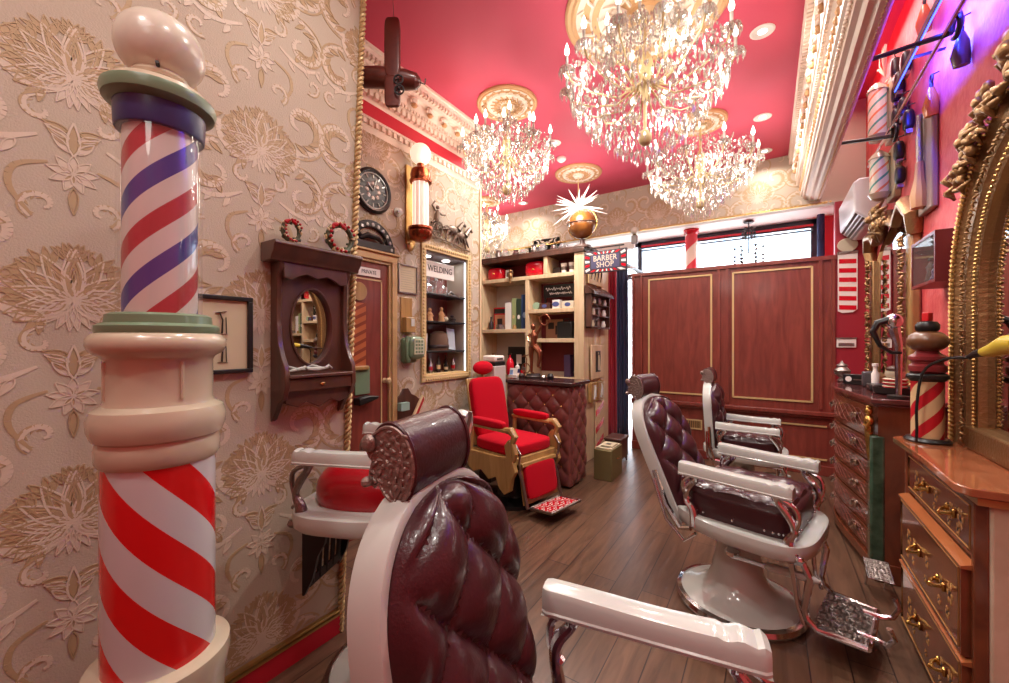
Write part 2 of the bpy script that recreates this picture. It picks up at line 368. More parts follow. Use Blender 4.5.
# floor planks
m = bpy.data.materials.new('wood_floor'); m.use_nodes = True; nt = m.node_tree; b = nt.nodes['Principled BSDF']
tc = nt.nodes.new('ShaderNodeTexCoord'); mp = nt.nodes.new('ShaderNodeMapping'); mp.inputs['Rotation'].default_value = (0, 0, R(90))
br = nt.nodes.new('ShaderNodeTexBrick'); br.inputs['Scale'].default_value = 1; br.inputs['Brick Width'].default_value = 1.5; br.inputs['Row Height'].default_value = .145
br.inputs['Mortar Size'].default_value = .0025; br.inputs['Color1'].default_value = S(98, 72, 56); br.inputs['Color2'].default_value = S(116, 86, 66); br.inputs['Mortar'].default_value = S(46, 30, 28)
ns = nt.nodes.new('ShaderNodeTexNoise'); ns.inputs['Scale'].default_value = 3; ns.inputs['Detail'].default_value = 8; ns.inputs['Distortion'].default_value = 1.2
mp2 = nt.nodes.new('ShaderNodeMapping'); mp2.inputs['Scale'].default_value = (7, .8, 1)
mx = nt.nodes.new('ShaderNodeMix'); mx.data_type = 'RGBA'; mx.blend_type = 'MULTIPLY'; mx.inputs[0].default_value = .8
rp = nt.nodes.new('ShaderNodeValToRGB'); rp.color_ramp.elements[0].position = .3; rp.color_ramp.elements[0].color = (.42, .38, .38, 1); rp.color_ramp.elements[1].position = .7; rp.color_ramp.elements[1].color = (1.15, 1.1, 1.1, 1)
nt.links.new(tc.outputs['Object'], mp.inputs[0]); nt.links.new(mp.outputs[0], br.inputs['Vector']); nt.links.new(tc.outputs['Object'], mp2.inputs[0]); nt.links.new(mp2.outputs[0], ns.inputs['Vector'])
nt.links.new(ns.outputs['Fac'], rp.inputs[0]); nt.links.new(br.outputs['Color'], mx.inputs[6]); nt.links.new(rp.outputs[0], mx.inputs[7]); nt.links.new(mx.outputs[2], b.inputs['Base Color'])
b.inputs['Roughness'].default_value = .3; b.inputs['Specular IOR Level'].default_value = .5
bp = nt.nodes.new('ShaderNodeBump'); bp.inputs['Strength'].default_value = .25; bp.inputs['Distance'].default_value = .01; nt.links.new(ns.outputs['Fac'], bp.inputs['Height']); nt.links.new(bp.outputs[0], b.inputs['Normal'])
M_floor = m
struct(MB().box(-3.9, 1.2, -1.7, 6.3, -.1, 0).build('floor', M_floor))
struct(MB().box(-3.9, .45, -1.7, 5.3, ZC, ZC + .1).box(.44, 1.0, -1.7, 5.3, 3.75, 3.85).box(.44, .5, -1.7, 5.3, ZC, 3.8).build('ceiling', M_ceil))
# foreground left wall, its free edge leans a little
edge = lambda v: 1.145 + v * .042
mb = MB(); mb.prism([(-1.7, 0), (edge(0), 0), (edge(ZC), ZC), (-1.7, ZC)], LW - .12, LW, 'yz', 0)
damask(mb, -1.6, 2, .12, ZC, lambda u, v, l: (LW + l, u, v), .28, .87, edge=edge)
struct(mb.build('wall_left', [M_paper, M_pl, M_pg], smooth=0))
struct(MB().box(LW, LW + .02, -1.7, 1.14, 0, .085).build('baseboard_left', M_red))
struct(MB().box(LW, LW + .024, -1.7, 1.145, .085, .095).box(LW, LW + .018, -1.7, 1.145, .1, .112).build('trim_1', M_gold))
mb = MB()
for ph in (0, PI):
    pts = []
    for i in range(0, 801):
        z = 3.35 * i / 800; a = 2 * PI * z / .05 + ph; pts.append((LW + .012 + .0085 * math.cos(a), edge(z) + .002 + .0085 * math.sin(a), z))
    mb.tube(pts, .0085, 5)
struct(mb.build('trim_2', mat('pale_rope_gold', S(196, 168, 120), .45, metal=.35)))
# rear left wall with the lit niche cut through it
NY0, NY1, NZ0, NZ1 = 2.42, 2.97, 1.08, 2.14
mb = MB(); mb.box(BW - .3, BW, .9, NY0, 0, ZC).box(BW - .3, BW, NY1, 3.19, 0, ZC).box(BW - .3, BW, NY0, NY1, 0, NZ0).box(BW - .3, BW, NY0, NY1, NZ1, ZC).box(BW - .3, BW - .24, NY0, NY1, NZ0, NZ1, 3)
mb.box(BW - .001, BW + .001, 1.0, 3.19, 2.96, ZC, 4)
damask(mb, 1.2, 3.18, .1, 2.88, lambda u, v, l: (BW + l, u, v), 1.9, .22, hole=[(NY0 - .05, NY1 + .05, NZ0 - .05, NZ1 + .05), (1, 2.1, 0, 2)])
struct(mb.build('wall_left_rear', [M_paper, M_pl, M_pg, M_mahog, M_red], smooth=0))
struct(MB().box(-3.75, -3.69, .0, YB, 0, ZC).build('wall_left_alcove', M_paper))
struct(MB().box(-3.75, LW - .1, -.06, 0, 0, ZC).build('wall_left_return', M_paper))
struct(MB().box(-3.9, 1.2, -1.76, -1.7, 0, 3.8).build('wall_behind', M_redwall))
struct(MB().box(RW, RW + .1, -1.7, 6.3, 0, 3.85).build('wall_right', M_redwall))
# far wall: wallpapered band over the shop front, red pier at the right
mb = MB(); mb.box(-3.75, RW, YB, YB + .12, 2.78, 3.8).box(-3.75, -2.45, YB, YB + .12, 0, 2.78)
damask(mb, -3.69, .44, 2.8, ZC, lambda u, v, l: (u, YB - l, v), -.1, 3.0, hole=None)
struct(mb.build('wall_far', [M_paper, M_pl, M_pg], smooth=0))
struct(MB().box(.565, RW, YB, YB + .1, 0, 2.78).build('wall_far_pier', mat('burgundy_paint', S(150, 28, 44), .5)))
mb = MB(); mb.box(-3.69, .5, YB - .012, YB, 2.775, 2.795)
for i in range(130): mb.ell((-3.6 + i * .032, YB - .014, 2.786), .011, 6)
struct(mb.build('trim_3', M_gold))
struct(MB().box(-3.75, RW, YB + .12, 6.2, 2.87, 2.93).build('ceiling_vestibule', M_white))
# shop front glazing at y = 6.2
mb = MB()
for x in (-2.45, -1.62, -.3 + 3, .47): 
    if x < 1: mb.box(x - .03, x + .03, 6.17, 6.23, 0, 2.87)
mb.box(-2.45, .5, 6.17, 6.23, 2.8, 2.87).box(-2.45, -1.62, 6.17, 6.23, 2.32, 2.4).box(-1.62, .5, 6.17, 6.23, 0, .35)
for z in (2.76, 2.72): mb.box(-1.6, .46, 6.12, 6.17, z, z + .018)
f = struct(mb.build('window_1', mat('dark_window_frame', S(52, 46, 62), .4)))
struct(MB().box(-1.6, .45, 6.195, 6.205, .35, 2.8).box(-2.42, -1.65, 6.195, 6.205, 2.4, 2.8).build('window_pane', M_glass, f))
struct(MB().box(-1.58, .46, 6.1, 6.12, 2.775, 2.8).build('window_trim', M_red, f))
struct(MB().box(-2.42, -1.65, 6.19, 6.21, .02, 2.32).build('door_2', M_glass))
struct(MB().box(.5, RW, 6.1, 6.25, 0, 2.9).box(-3.75, -2.48, 6.1, 6.25, 0, 2.9).build('wall_street', M_red))
struct(MB().box(-3.0, -2.45, YB, 6.2, 0, 2.87).build('wall_vestibule', M_white))
# mahogany partition in front of the display window
PX0, PX1 = -1.46, .565
mb = MB(); mb.box(PX0, PX1, YB, YB + .1, 0, 2.23); mb.box(PX0, PX0 + .06, YB + .1, 6.15, 0, 2.2)
mb.box(PX0 - .02, PX1 + .01, YB - .025, YB + .11, 2.2, 2.24)
for x in (PX0, PX0 + .1, -.49, -.4, PX1 - .13, PX1 - .03): mb.box(x, x + .03, YB - .02, YB, .68, 2.2)
o = tag(mb.build('wall_partition', M_mahog), '', ''); del o['label']; del o['category']; struct(o)
mb = MB()
for (a, b_) in ((-1.25, -.55), (-.33, .38)):
    for z in (.745, 2.145): mb.box(a, b_, YB - .012, YB, z - .009, z + .009)
    for x in (a, b_): mb.box(x - .009, x + .009, YB - .012, YB, .74, 2.15)
for z in (.16, .5):
    for (a, b_) in ((-1.4, -1.1), (-.6, .5)): mb.box(a, b_, YB - .012, YB, z - .008, z + .008)
struct(mb.build('trim_4', mat('beaded_gold_trim', S(214, 184, 130), .4, metal=.3)))
struct(MB().box(PX0, PX1, YB - .06, YB, .61, .65).box(PX0, PX1, YB - .04, YB, .585, .61).box(PX0, PX1, YB - .03, YB, 0, .1).build('trim_5', M_mahog, bevel=.005))
# ------------------------------------------------------------------ cornices
def cornice(name, prof, fr, y0, y1, seg_y, blocks, extra=None):
    mb = MB(); k = len(prof)
    vs = [(x, y0, z) for x, z in prof] + [(x, y1, z) for x, z in prof]
    mb.add(vs, [(i, i + 1, i + 1 + k, i + k) for i in range(k - 1)], 0)
    mb.add([(x, y1, z) for x, z in prof], [tuple(range(k))], 0); mb.add([(x, y0, z) for x, z in prof], [tuple(range(k))], 0)
    for (x, z, sx, sz, pitch, fill, kind, mi) in blocks:
        n = int((y1 - y0) / pitch)
        for i in range(n):
            y = y0 + (i + .5) * pitch
            if kind == 'b': mb.box(x - sx / 2, x + sx / 2, y - pitch * fill / 2, y + pitch * fill / 2, z - sz / 2, z + sz / 2, mi)
            elif kind == 'e': mb.ell((x, y, z), (sx / 2, pitch * fill / 2, sz / 2), 8, mi)
            else:
                mb.ell((x, y, z + sz * .2), (sx * .55, pitch * fill * .5, sz * .35), 8, mi); mb.ell((x, y, z - sz * .25), (sx * .4, pitch * fill * .3, sz * .25), 8, 1)
                mb.tube([(x + (0 if sx > 0 else 0), y - pitch * fill * .5, z - sz * .1), (x, y - pitch * fill * .3, z + sz * .3), (x, y, z + sz * .45), (x, y + pitch * fill * .3, z + sz * .3), (x, y + pitch * fill * .5, z - sz * .1)], .008, 5, mi)
    return struct(mb.build(name, [M_plast, M_pgold], smooth=30))
cornice('trim_6', [(.18, 3.36), (.18, 3.325), (.195, 3.32), (.2, 3.29), (.215, 3.285), (.215, 3.2), (.235, 3.19), (.24, 3.06), (.262, 3.05), (.262, 3.0), (.28, 2.99), (.285, 2.9), (.31, 2.89), (.32, 2.855), (.345, 2.85), (.36, 2.83), (.385, 2.835), (.4, 2.82), (.44, 2.82), (.455, 2.84), (.455, 3.36)],
        None, -1.7, YB, 0, [(.2, 3.26, .03, .04, .035, .55, 'b', 0), (.23, 3.125, .05, .1, .17, .5, 'c', 0), (.256, 3.02, .02, .03, .03, .6, 'b', 0), (.285, 2.945, .04, .05, .07, .55, 'e', 1), (.305, 2.875, .02, .02, .03, .6, 'e', 0), (.425, 2.818, .014, .012, .022, .7, 'e', 1)])
cornice('trim_7', [(-2.20, 3.36), (-2.2, 3.33), (-2.215, 3.325), (-2.22, 3.3), (-2.24, 3.295), (-2.25, 3.24), (-2.28, 3.23), (-2.3, 3.17), (-2.33, 3.16), (-2.35, 3.12), (-2.38, 3.11), (-2.4, 3.09)],
        None, .9, 3.19, 0, [(-2.23, 3.28, .03, .03, .035, .55, 'b', 0), (-2.265, 3.2, .06, .075, .17, .5, 'c', 0), (-2.3, 3.15, .02, .02, .03, .6, 'b', 0), (-2.345, 3.12, .04, .04, .05, .6, 'b', 0)])
cornice('trim_8', [(-2.4, 2.98), (-2.37, 2.975), (-2.365, 2.955), (-2.38, 2.95), (-2.38, 2.91), (-2.39, 2.9), (-2.4, 2.87)],
        None, 1.0, 3.19, 0, [(-2.372, 2.93, .025, .035, .055, .5, 'b', 0), (-2.38, 2.965, .03, .012, .02, .6, 'e', 1)])
struct(MB().box(BW - .001, BW + .012, 3.175, 3.2, 0, 2.9).build('trim_9', M_beige))
# outdoors: pavement and the pale building across the street, seen through the glass
tag(MB().box(-14, 12, 6.3, 14.5, -.12, -.02).build('street_pavement', mat('pavement', S(190, 186, 182), .7)), 'pale sunlit pavement outside the shop door', 'pavement')
bt = thing('street_building', 'pale rendered building across the street seen through the display window', 'building', (-2, 14.5, 0))
MB().box(-9, 9, 0, 3, 0, 5.2).box(-9, 9, -.2, 0, 3.5, 3.65).build('facade', mat('pale_render', S(214, 216, 220), .8), bt)
mb = MB()
for i in range(8):
    pn = MB().box(-8.4 + i * 2.2, -7 + i * 2.2, -.03, .02, 3.9, 4.7).build('window_pane', mat('sky_blue_glass', S(150, 178, 200), .2), bt)
# ------------------------------------------------------------------ barber chairs
def tuftd(u, v, nu, nv):
    """0 at the buttons and along the diamond creases between them"""
    a = (u * nu + v * nv) * PI / 2; b = (u * nu - v * nv) * PI / 2
    return (abs(math.sin(a)) * abs(math.sin(b))) ** .38
def tufted(mb, outline, H, thick, nu, nv, front, gu=48, gv=56, depth=.5, mi=0, bmi=1, br=.008, p=5):
    """front(a, b, h) maps across, up, height; outline(v) gives half width; v in -1..1"""
    def hgt(u, v):
        e = max(0, 1 - abs(u) ** p) ** .4 * max(0, 1 - abs(v) ** p) ** .4
        return thick * e * (1 - depth + depth * tuftd(u, v, nu, nv) * 1.0)
    def fn(i, j):
        u = i * 2 - 1; v = j * 2 - 1; return front(u * outline(v), v * H, hgt(u, v))
    mb.grid(fn, gu, gv, mi)
    for i in range(-nu, nu + 1):
        for j in range(-nv, nv + 1):
            if (i + j) % 2: continue
            u, v = i / nu, j / nv
            if abs(u) > .85 or abs(v) > .88: continue
            q = front(u * outline(v), v * H, hgt(u, v) + .002); mb.ell(q, br, 8, bmi)
def rimpath(outline, H, n=40):
    L = [(outline(-1 + 2 * i / n), H * (-1 + 2 * i / n)) for i in range(n + 1)]
    return L + [(-a, b) for a, b in L[::-1]]
def armrest(L, wd=.075, h=.055):
    """enamelled arm pad along +x from 0 to L, top at z=0, with a scalloped grip near the front"""
    mb = MB(); n = 40
    def prof(t):
        z = 0 + .004 * math.cos(t * 5)
        if t > .78: z += -.007 + .009 * abs(math.cos((t - .78) / .22 * PI * 2.0))
        if t > .97: z -= .012 * ((t - .97) / .03) ** 2
        return z
    def fn(i, j):
        t = j; a = i; w2 = wd / 2 * (1 + .12 * t) - (.008 if t in (0, 1) else 0); z = prof(t)
        pts = [(-w2, -h), (-w2 * 1.04, -h * .86), (-w2 * .93, -h * .8), (-w2 * .9, -.012), (-w2 * .74, -.001), (0, .003), (w2 * .74, -.001), (w2 * .9, -.012), (w2 * .93, -h * .8), (w2 * 1.04, -h * .86), (w2, -h)]
        y, zz = pts[int(round(a * 10))]
        return (t * L, y, zz + (z if zz > -h * .5 else 0))
    mb.grid(fn, 10, n)
    for t in (0, 1): mb.add([fn(i / 10, t) for i in range(11)], [tuple(range(11)) if t else tuple(range(11))[::-1]])
    mb.add([(0, -wd / 2, -h), (L, -wd / 2 * 1.12, -h), (L, wd / 2 * 1.12, -h), (0, wd / 2, -h)], [(0, 1, 2, 3)])
    return mb
def ornate_disc(mb, y, r, mi=0, sg=-1):
    """cast scrollwork on the end plates"""
    rnd = random.Random(2)
    for k in range(60):
        a = k * 2.4; q = r * math.sqrt(k / 60); x, z = q * math.cos(a), q * math.sin(a)
        if (x < -.01 and abs(z) > .05) or x > .05 or x < -.05: continue
        mb.ell((x, y, z), (rnd.uniform(.006, .012), .004, rnd.uniform(.003, .006)), 6, mi, rot=(0, rnd.uniform(0, 3), 0))
    mb.tube([(.035 * math.cos(b), y, .07 * math.sin(b)) for b in [R(-70 + 140 * i / 14) for i in range(15)]], .003, 5, mi)
def barber_chair(name, label, group=None, seat_mat=None, tuft=True, recline=16, enamel=None, metal=None, seatz=.6, plain_arm=False, head=True, back=True, legang=0, armup=0, folded=False, bscale=1):
    E = enamel or M_enamel; C = metal or M_chrome; Lm = seat_mat or M_leather
    t = thing(name, label, 'barber chair', (0, 0, 0), 0, group); dz = seatz - .6
    # pedestal
    PC = (-.075, 0, 0)
    MB().lathe([(.275, .035), (.255, .05), (.2, .065), (.15, .1), (.118, .17), (.105, .26), (.1, .4 + dz), (.11, .43 + dz)], 40, c=PC).build('pedestal', E, t)
    MB().lathe([(.277, .0), (.297, .004), (.302, .02), (.293, .038), (.273, .044), (.265, .03)], 40, c=PC).build('base_ring', C, t)
    # apron: round behind, straight to the front
    def apr(a, g=0):
        x = .4 * math.cos(a); y = .315 * math.sin(a)
        if math.cos(a) > 0: x = .285 * abs(math.cos(a)) ** .45; y = .315 * math.copysign(abs(math.sin(a)) ** .6, math.sin(a))
        return (x * (1 + g), y * (1 + g))
    n = 48; mb = MB()
    z0, z1 = .42 + dz, .495 + dz
    rings = [(-.16, z0 + .0), (-.03, z0), (0, z0 + .012), (.01, z0 + .045), (.0, z1 - .006), (-.03, z1), (-.2, z1)]
    vs = []
    for g, z in rings:
        for i in range(n): x, y = apr(2 * PI * i / n, g); vs.append((x, y, z))
    mb.add(vs, [(k * n + i, k * n + (i + 1) % n, (k + 1) * n + (i + 1) % n, (k + 1) * n + i) for k in range(len(rings) - 1) for i in range(n)] + [tuple(range(n))[::-1], tuple((len(rings) - 1) * n + i for i in range(n))])
    mb.build('seat_apron', E, t)
    # seat cushion
    mb = MB(); sz = .49 + dz
    if tuft:
        mb.ell((-.02, 0, sz + .055), (.24, .252, .083), 36, 0, e=.32)
        K = mb.M
        tufted(mb, lambda v: .243, .232, .05, 3, 2, lambda a, b, h: (b * .96 - .02, a, sz + .118 + h), 44, 44, .55, p=7)
        for i in range(44):
            a = 2 * PI * i / 44; x = -.02 + .243 * math.copysign(abs(math.cos(a)) ** .32, math.cos(a)); y = .255 * math.copysign(abs(math.sin(a)) ** .32, math.sin(a)); mb.ell((x * 1.012, y * 1.012, sz + .03), .0065, 6, 1)
        mb.build('seat', [Lm, M_chrome], t)
    else:
        mb.ell((0, 0, sz + .05), (.24, .24, .12), 36, 0, e=.75); mb.build('seat', Lm, t)
    # arms and brackets
    for s in (1, -1):
        y = .27 * s; az = .75 + dz + armup
        a = armrest(.485 if not plain_arm else .48, .075 if not plain_arm else .06).build('armrest', E, t); a.location = (-.26, y, az)
        mb = MB()
        mb.stube([(-.19, y, az - .05), (-.19, y * .98, az - .08), (-.225, y * .98, az - .13), (-.23, y * .97, az - .19), (-.2, y * .97, sz + .03), (-.19, y * .97, sz - .05)], [.03, .016, .018, .016, .02, .024], 10)
        mb.stube([(-.2, y, az - .055), (-.24, y, az - .085), (-.245, y * .98, az - .14), (-.215, y * .98, az - .18)], [.01, .011, .011, .012], 8)
        mb.build('rear_arm_bracket', C, t)
        mb = MB()
        mb.stube([(.16, y, az - .05), (.165, y, az - .085), (.2, y * .98, az - .13), (.225, y * .97, az - .19), (.205, y * .96, sz + .02), (.2, y * .95, sz - .05)], [.028, .015, .017, .014, .022, .03], 10)
        mb.stube([(.16, y, az - .06), (.225, y, az - .09), (.24, y * .98, az - .14), (.225, y * .98, az - .19)], [.009, .01, .01, .011], 8)
        for k in range(3): mb.ell((.2 + .02 * k, y * .97, sz - .01 - .02 * k), (.022, .018, .018), 8)
        mb.build('front_arm_bracket', C, t)
    # back: tilted frame
    if back:
        K = Matrix.Translation((-.27, 0, .40 + dz + armup)) @ Matrix.Rotation(R(-recline), 4, 'Y') @ Matrix.Scale(bscale, 4)
        H = .335; W = .217
        ol = lambda v: W * (1 if v < .25 else max(0.0, 1 - ((v - .25) / .75) ** 2.6) ** .5 * .999 + .001) * (1 - .07 * max(0, -v))
        cz = .36
        mb = MB(K)
        path = rimpath(lambda v: ol(v) + .012, H + .018)
        k = len(path); secs = [(-.075, -.028), (-.066, 0), (-.02, .004), (.0, -.002), (.004, -.014), (-.004, -.03)]
        vs = []
        for (dx, g) in secs:
            for (a, b) in path:
                L = math.hypot(a, b) or 1; vs.append((dx, a + g * a / L, b + cz + g * b / L))
        m_ = len(secs); fs = [(q * k + i, q * k + (i + 1) % k, (q + 1) * k + (i + 1) % k, (q + 1) * k + i) for q in range(m_ - 1) for i in range(k)]
        fs += [tuple(range(k))[::-1], tuple((m_ - 1) * k + i for i in range(k))]
        mb.add(vs, fs); mb.build('back_frame', E, t, smooth=50)
        mb = MB(K)
        if tuft:
            tufted(mb, ol, H, .095, 2, 3, lambda a, b, h: (-.012 + h, a, b + cz), 54, 66, .5, p=6)
            mb.build('backrest', [Lm, Lm], t)
        else:
            tufted(mb, ol, H, .07, 1, 1, lambda a, b, h: (-.012 + h, a, b + cz), 30, 36, 0.0, p=5); mb.build('backrest', [Lm, Lm], t)
        mb = MB(K)
        mb.tube([(-.085, 0, .1), (-.085, 0, .55), (-.075, 0, .72)], .014, 8)
        mb.box(-.085, -.07, -.035, .035, .1, .5); mb.build('back_post', C, t)
        for s in (1, -1):
            mb = MB(K); mb.tube([(-.03, s * .235, .3), (-.035, s * .24, .12), (.0, s * .25, .0), (.06, s * .26, -.005)], [.014, .018, .016, .014], 8)
            mb.tube([(-.05, s * .245, .26), (-.06, s * .25, .05), (.0, s * .262, -.06), (.08, s * .27, -.03)], .009, 8)
            mb.build('back_bracket', C, t)
    if head:
        KH = K @ Matrix.Translation((-.005, 0, .755)) @ Matrix.Rotation(R(recline - 4), 4, 'Y') @ Matrix.Scale(.84, 4)
        hw = .122; rr = .092
        mb = MB(KH)
        def hf(i, j):
            a = R(-78) + R(205) * i; q = rr * (1 + .04 * math.sin(PI * j)); return (-.03 + q * math.cos(a) * .66, -hw + 2 * hw * j, q * math.sin(a))
        mb.grid(hf, 24, 12)
        ring0 = [hf(i / 24, 0) for i in range(25)]; ring1 = [hf(i / 24, 1) for i in range(25)]
        mb.add(ring0, [tuple(range(25))[::-1]]); mb.add(ring1, [tuple(range(25))]); mb.add([ring0[0], ring0[-1], ring1[-1], ring1[0]], [(0, 1, 2, 3)])
        for r_ in (ring0, ring1): mb.tube(r_, .006, 6)
        mb.build('headrest', Lm, t)
        for s in (-1, 1):
            mb = MB(KH @ Matrix.Translation((-.03, s * (hw + .003), 0)))
            poly = [(.066 * math.cos(a), .092 * math.sin(a)) for a in [R(-75 + 195 * i / 16) for i in range(17)]] + [(-.05, .07), (-.065, .06), (-.07, .045), (-.06, .02), (-.05, .01), (-.06, -.015), (-.065, -.04), (-.05, -.052), (-.035, -.045), (-.02, -.07), (0, -.085)]
            mb.prism([(x * .95, z * .95) for x, z in poly], -.004, .004, 'xz')
            ornate_disc(mb, s * .005, .08, 0, s); mb.tube([(x * .93, s * .004, z * .93) for x, z in poly], .004, 6, closed=True)
            mb.ell((-.052, s * .01, .05), (.02, .012, .02), 12); mb.ell((-.058, s * .014, -.035), (.012, .018, .012), 10)
            mb.build('headrest_plate', mat('worn_nickel_plate', S(150, 132, 124), .42, metal=.6, bump=.6, bscale=90), t)
        MB(K).tube([(-.075, 0, .7), (-.07, 0, .76)], [.016, .018], 10).cbox((-.06, 0, .705), (.03, .09, .03)).build('headrest_post', C, t)
    # lever
    mb = MB(); mb.ell((-.06, -.12, .31 + dz), (.035, .05, .03), 10); mb.tube([(-.06, -.15, .30 + dz), (.1, -.165, .318 + dz)], .011, 8)
    lv = mb.build('lever', C, t)
    MB().tube([(.09, -.164, .318 + dz), (.11, -.166, .32 + dz), (.19, -.17, .328 + dz), (.28, -.176, .336 + dz), (.3, -.178, .338 + dz)], [.014, .02, .02, .016, .005], 10).build('lever_handle', E, lv)
    if folded:                                          # leg rest hanging straight down under the seat front
        for s in (1, -1):
            mb = MB(); mb.prism([(.29, .43 + dz), (.16, .43 + dz), (.18, .3 + dz), (.215, .24 + dz), (.24, .14 + dz), (.28, .06 + dz), (.29, .06 + dz)], s * .13 - .008, s * .13 + .008, 'xz'); mb.build('leg_rest_side', M_iron, t)
        mb = MB()
        for k in range(5): mb.tube([(.27, -.1 + .05 * k, .42 + dz), (.262, -.1 + .05 * k, .25 + dz), (.27, -.1 + .05 * k, .1 + dz)], .012, 6)
        mb.box(.262, .272, -.12, .12, .38 + dz, .43 + dz).box(.262, .272, -.12, .12, .09 + dz, .13 + dz); mb.build('leg_rest_grille', M_iron, t)
        MB().box(.28, .345, -.12, .12, .43 + dz, .442 + dz).tube([(.28, -.12, .46 + dz), (.35, -.12, .44 + dz), (.35, .12, .44 + dz), (.28, .12, .46 + dz)], .01, 6).build('toe_plate', M_oldchrome, t)
        return t
    # foot rest
    mb = MB(); g = legang
    KF = Matrix.Translation((.17, 0, .4 + dz)) @ Matrix.Rotation(R(g), 4, 'Y'); mb = MB(KF); fz = -.27 - dz
    for s in (1, -1):
        mb.tube([(0, s * .2, 0), (.07, s * .19, .0), (.095, s * .185, -.06), (.075, s * .185, -.2), (.085, s * .185, fz + .03), (.12, s * .185, fz), (.28, s * .17, fz + .0)], [.018, .018, .016, .014, .014, .013, .013], 8)
        mb.tube([(.03, s * .2, -.01), (.04, s * .19, -.1), (.05, s * .185, -.2), (.075, s * .185, fz + .0)], [.014, .011, .009, .009], 8)
        mb.tube([(.24, s * .1, fz + .012), (.3, s * .1, fz + .012), (.335, s * .12, fz + .02), (.355, s * .135, fz + .06), (.34, s * .14, fz + .1)], [.01, .012, .011, .01, .011], 8)
    mb.tube([(.28, -.17, fz), (.285, 0, fz), (.28, .17, fz)], .012, 8)
    mb.build('footrest_frame', C, t)
    mb = MB(KF); mb.box(.1, .28, -.165, .165, fz - .004, fz + .006)
    for i in range(9):
        for j in range(12):
            x = .112 + i * .019; y = -.15 + j * .0273; a = (i * 3 + j * 5) % 7
            mb.tube([(x - .01 * math.cos(a), y - .012 * math.sin(a), fz + .007), (x, y, fz + .012), (x + .012 * math.cos(a + 1), y + .011 * math.sin(a + 1), fz + .007)], .0035, 5)
    mb.build('footplate', M_oldchrome, t)
    return t
c = barber_chair('barber_chair', 'oxblood tufted leather barber chair nearest the camera, cropped by the bottom edge', 'white enamel barber chairs with oxblood leather', recline=11, seatz=.5, armup=.1)
place(c, (-.17, .69, 0), R(10.5))
c2 = barber_chair('barber_chair', 'white enamel barber chair in the middle of the floor, reclined beside the tall chest', 'white enamel barber chairs with oxblood leather', recline=24)
place(c2, (-.06, 2.42, 0), R(-14))
c3 = barber_chair('barber_chair', 'upright white enamel barber chair standing closest to the mahogany panel', 'white enamel barber chairs with oxblood leather', recline=4)
place(c3, (-.12, 4.02, 0), R(-2)); c3.scale = (.92, .92, .92)
c4 = barber_chair('barber_chair', 'white barber chair with smooth red seat against the damask wall', None, M_redleather, False, 14, M_enamel, M_oldchrome, seatz=.935, plain_arm=True, head=False, folded=True, bscale=.7)
place(c4, (-1.36, 1.10, 0), R(203)); c4.scale = (.9, .9, .9)

# antique wooden barber chair, red velvet
t = thing('antique_barber_chair', 'antique wooden barber chair with bright red velvet upholstery and footrest', 'barber chair', (-1.85, 2.94, 0), R(-12))
mb = MB(); mb.ell((0, 0, .50), (.26, .25, .055), 24, 0, e=.35); mb.build('seat', M_velvet, t)
K = Matrix.Translation((-.25, 0, .48)) @ Matrix.Rotation(R(-12), 4, 'Y')
MB(K).ell((.0, 0, .3), (.045, .2, .27), 24, 0, e=.35).build('backrest', M_velvet, t)
MB(K).box(-.045, -.02, -.205, .205, -.02, .57).tube([(-.03, 0, .5), (-.03, 0, .66)], .014, 8).build('back_frame', M_oak, t, bevel=.006)
MB(K).ell((-.01, 0, .66), (.05, .12, .065), 24).build('headrest', M_velvet, t)
for s in (1, -1):
    y = s * .27
    MB().ell((-.04, y, .70), (.21, .04, .033), 20, 0, e=.5).build('arm_pad', M_velvet, t)
    mb = MB(); mb.box(-.26, .2, y - .03, y + .03, .65, .675)
    mb.tube([(.16, y, .665), (.24, y, .67), (.28, y, .63), (.25, y, .57), (.28, y, .5), (.26, y, .44)], [.022, .034, .03, .024, .03, .02], 8)
    mb.tube([(-.24, y, .66), (-.25, y, .5), (-.25, y, .3)], .022, 8)
    mb.build('arm', M_oak, t, bevel=.004)
    prof = [(-.27, .44), (-.27, .3), (-.2, .26), (-.1, .3), (0, .24), (.08, .28), (.12, .2), (.18, .16), (.24, .2), (.26, .3), (.3, .36), (.27, .44), (.3, .5), (.27, .58), (.22, .6), (.18, .55), (.2, .46), (.1, .45)]
    MB().prism(prof, y - .02, y + .02, 'xz').build('side_panel', M_oak, t, bevel=.005)
    MB().tube([(.27, y * .78, .36), (.31, y * .78, .26), (.34, y * .78, .14), (.36, y * .78, .08)], .014, 8).tube([(.26, y * .9, .56), (.31, y * .9, .5), (.3, y * .9, .42), (.29, y * .8, .36)], .009, 8).build('foot_rail', M_oldchrome, t)
MB().box(-.24, .27, -.25, .25, .40, .455).build('seat_rail', M_oak, t, bevel=.006)
MB(Matrix.Translation((.285, 0, .4)) @ Matrix.Rotation(R(-10), 4, 'Y')).ell((0, 0, -.14), (.025, .185, .135), 20, 0, e=.3).build('leg_pad', M_velvet, t)
MB(Matrix.Translation((.285, 0, .4)) @ Matrix.Rotation(R(-10), 4, 'Y')).box(-.03, -.012, -.21, .21, -.31, 0).box(-.02, .02, -.21, .21, -.02, .01).build('leg_panel', M_oak, t, bevel=.004)
mb = MB(Matrix.Translation((.36, 0, .075)) @ Matrix.Rotation(R(-6), 4, 'Y')); mb.box(0, .21, -.18, .18, -.012, .0); mb.tube([(0, -.18, 0), (.21, -.18, 0), (.21, .18, 0), (0, .18, 0)], .012, 6, closed=True)
fr = mb.build('footplate', M_oldchrome, t)
mb = MB(Matrix.Translation((.36, 0, .075)) @ Matrix.Rotation(R(-6), 4, 'Y'))
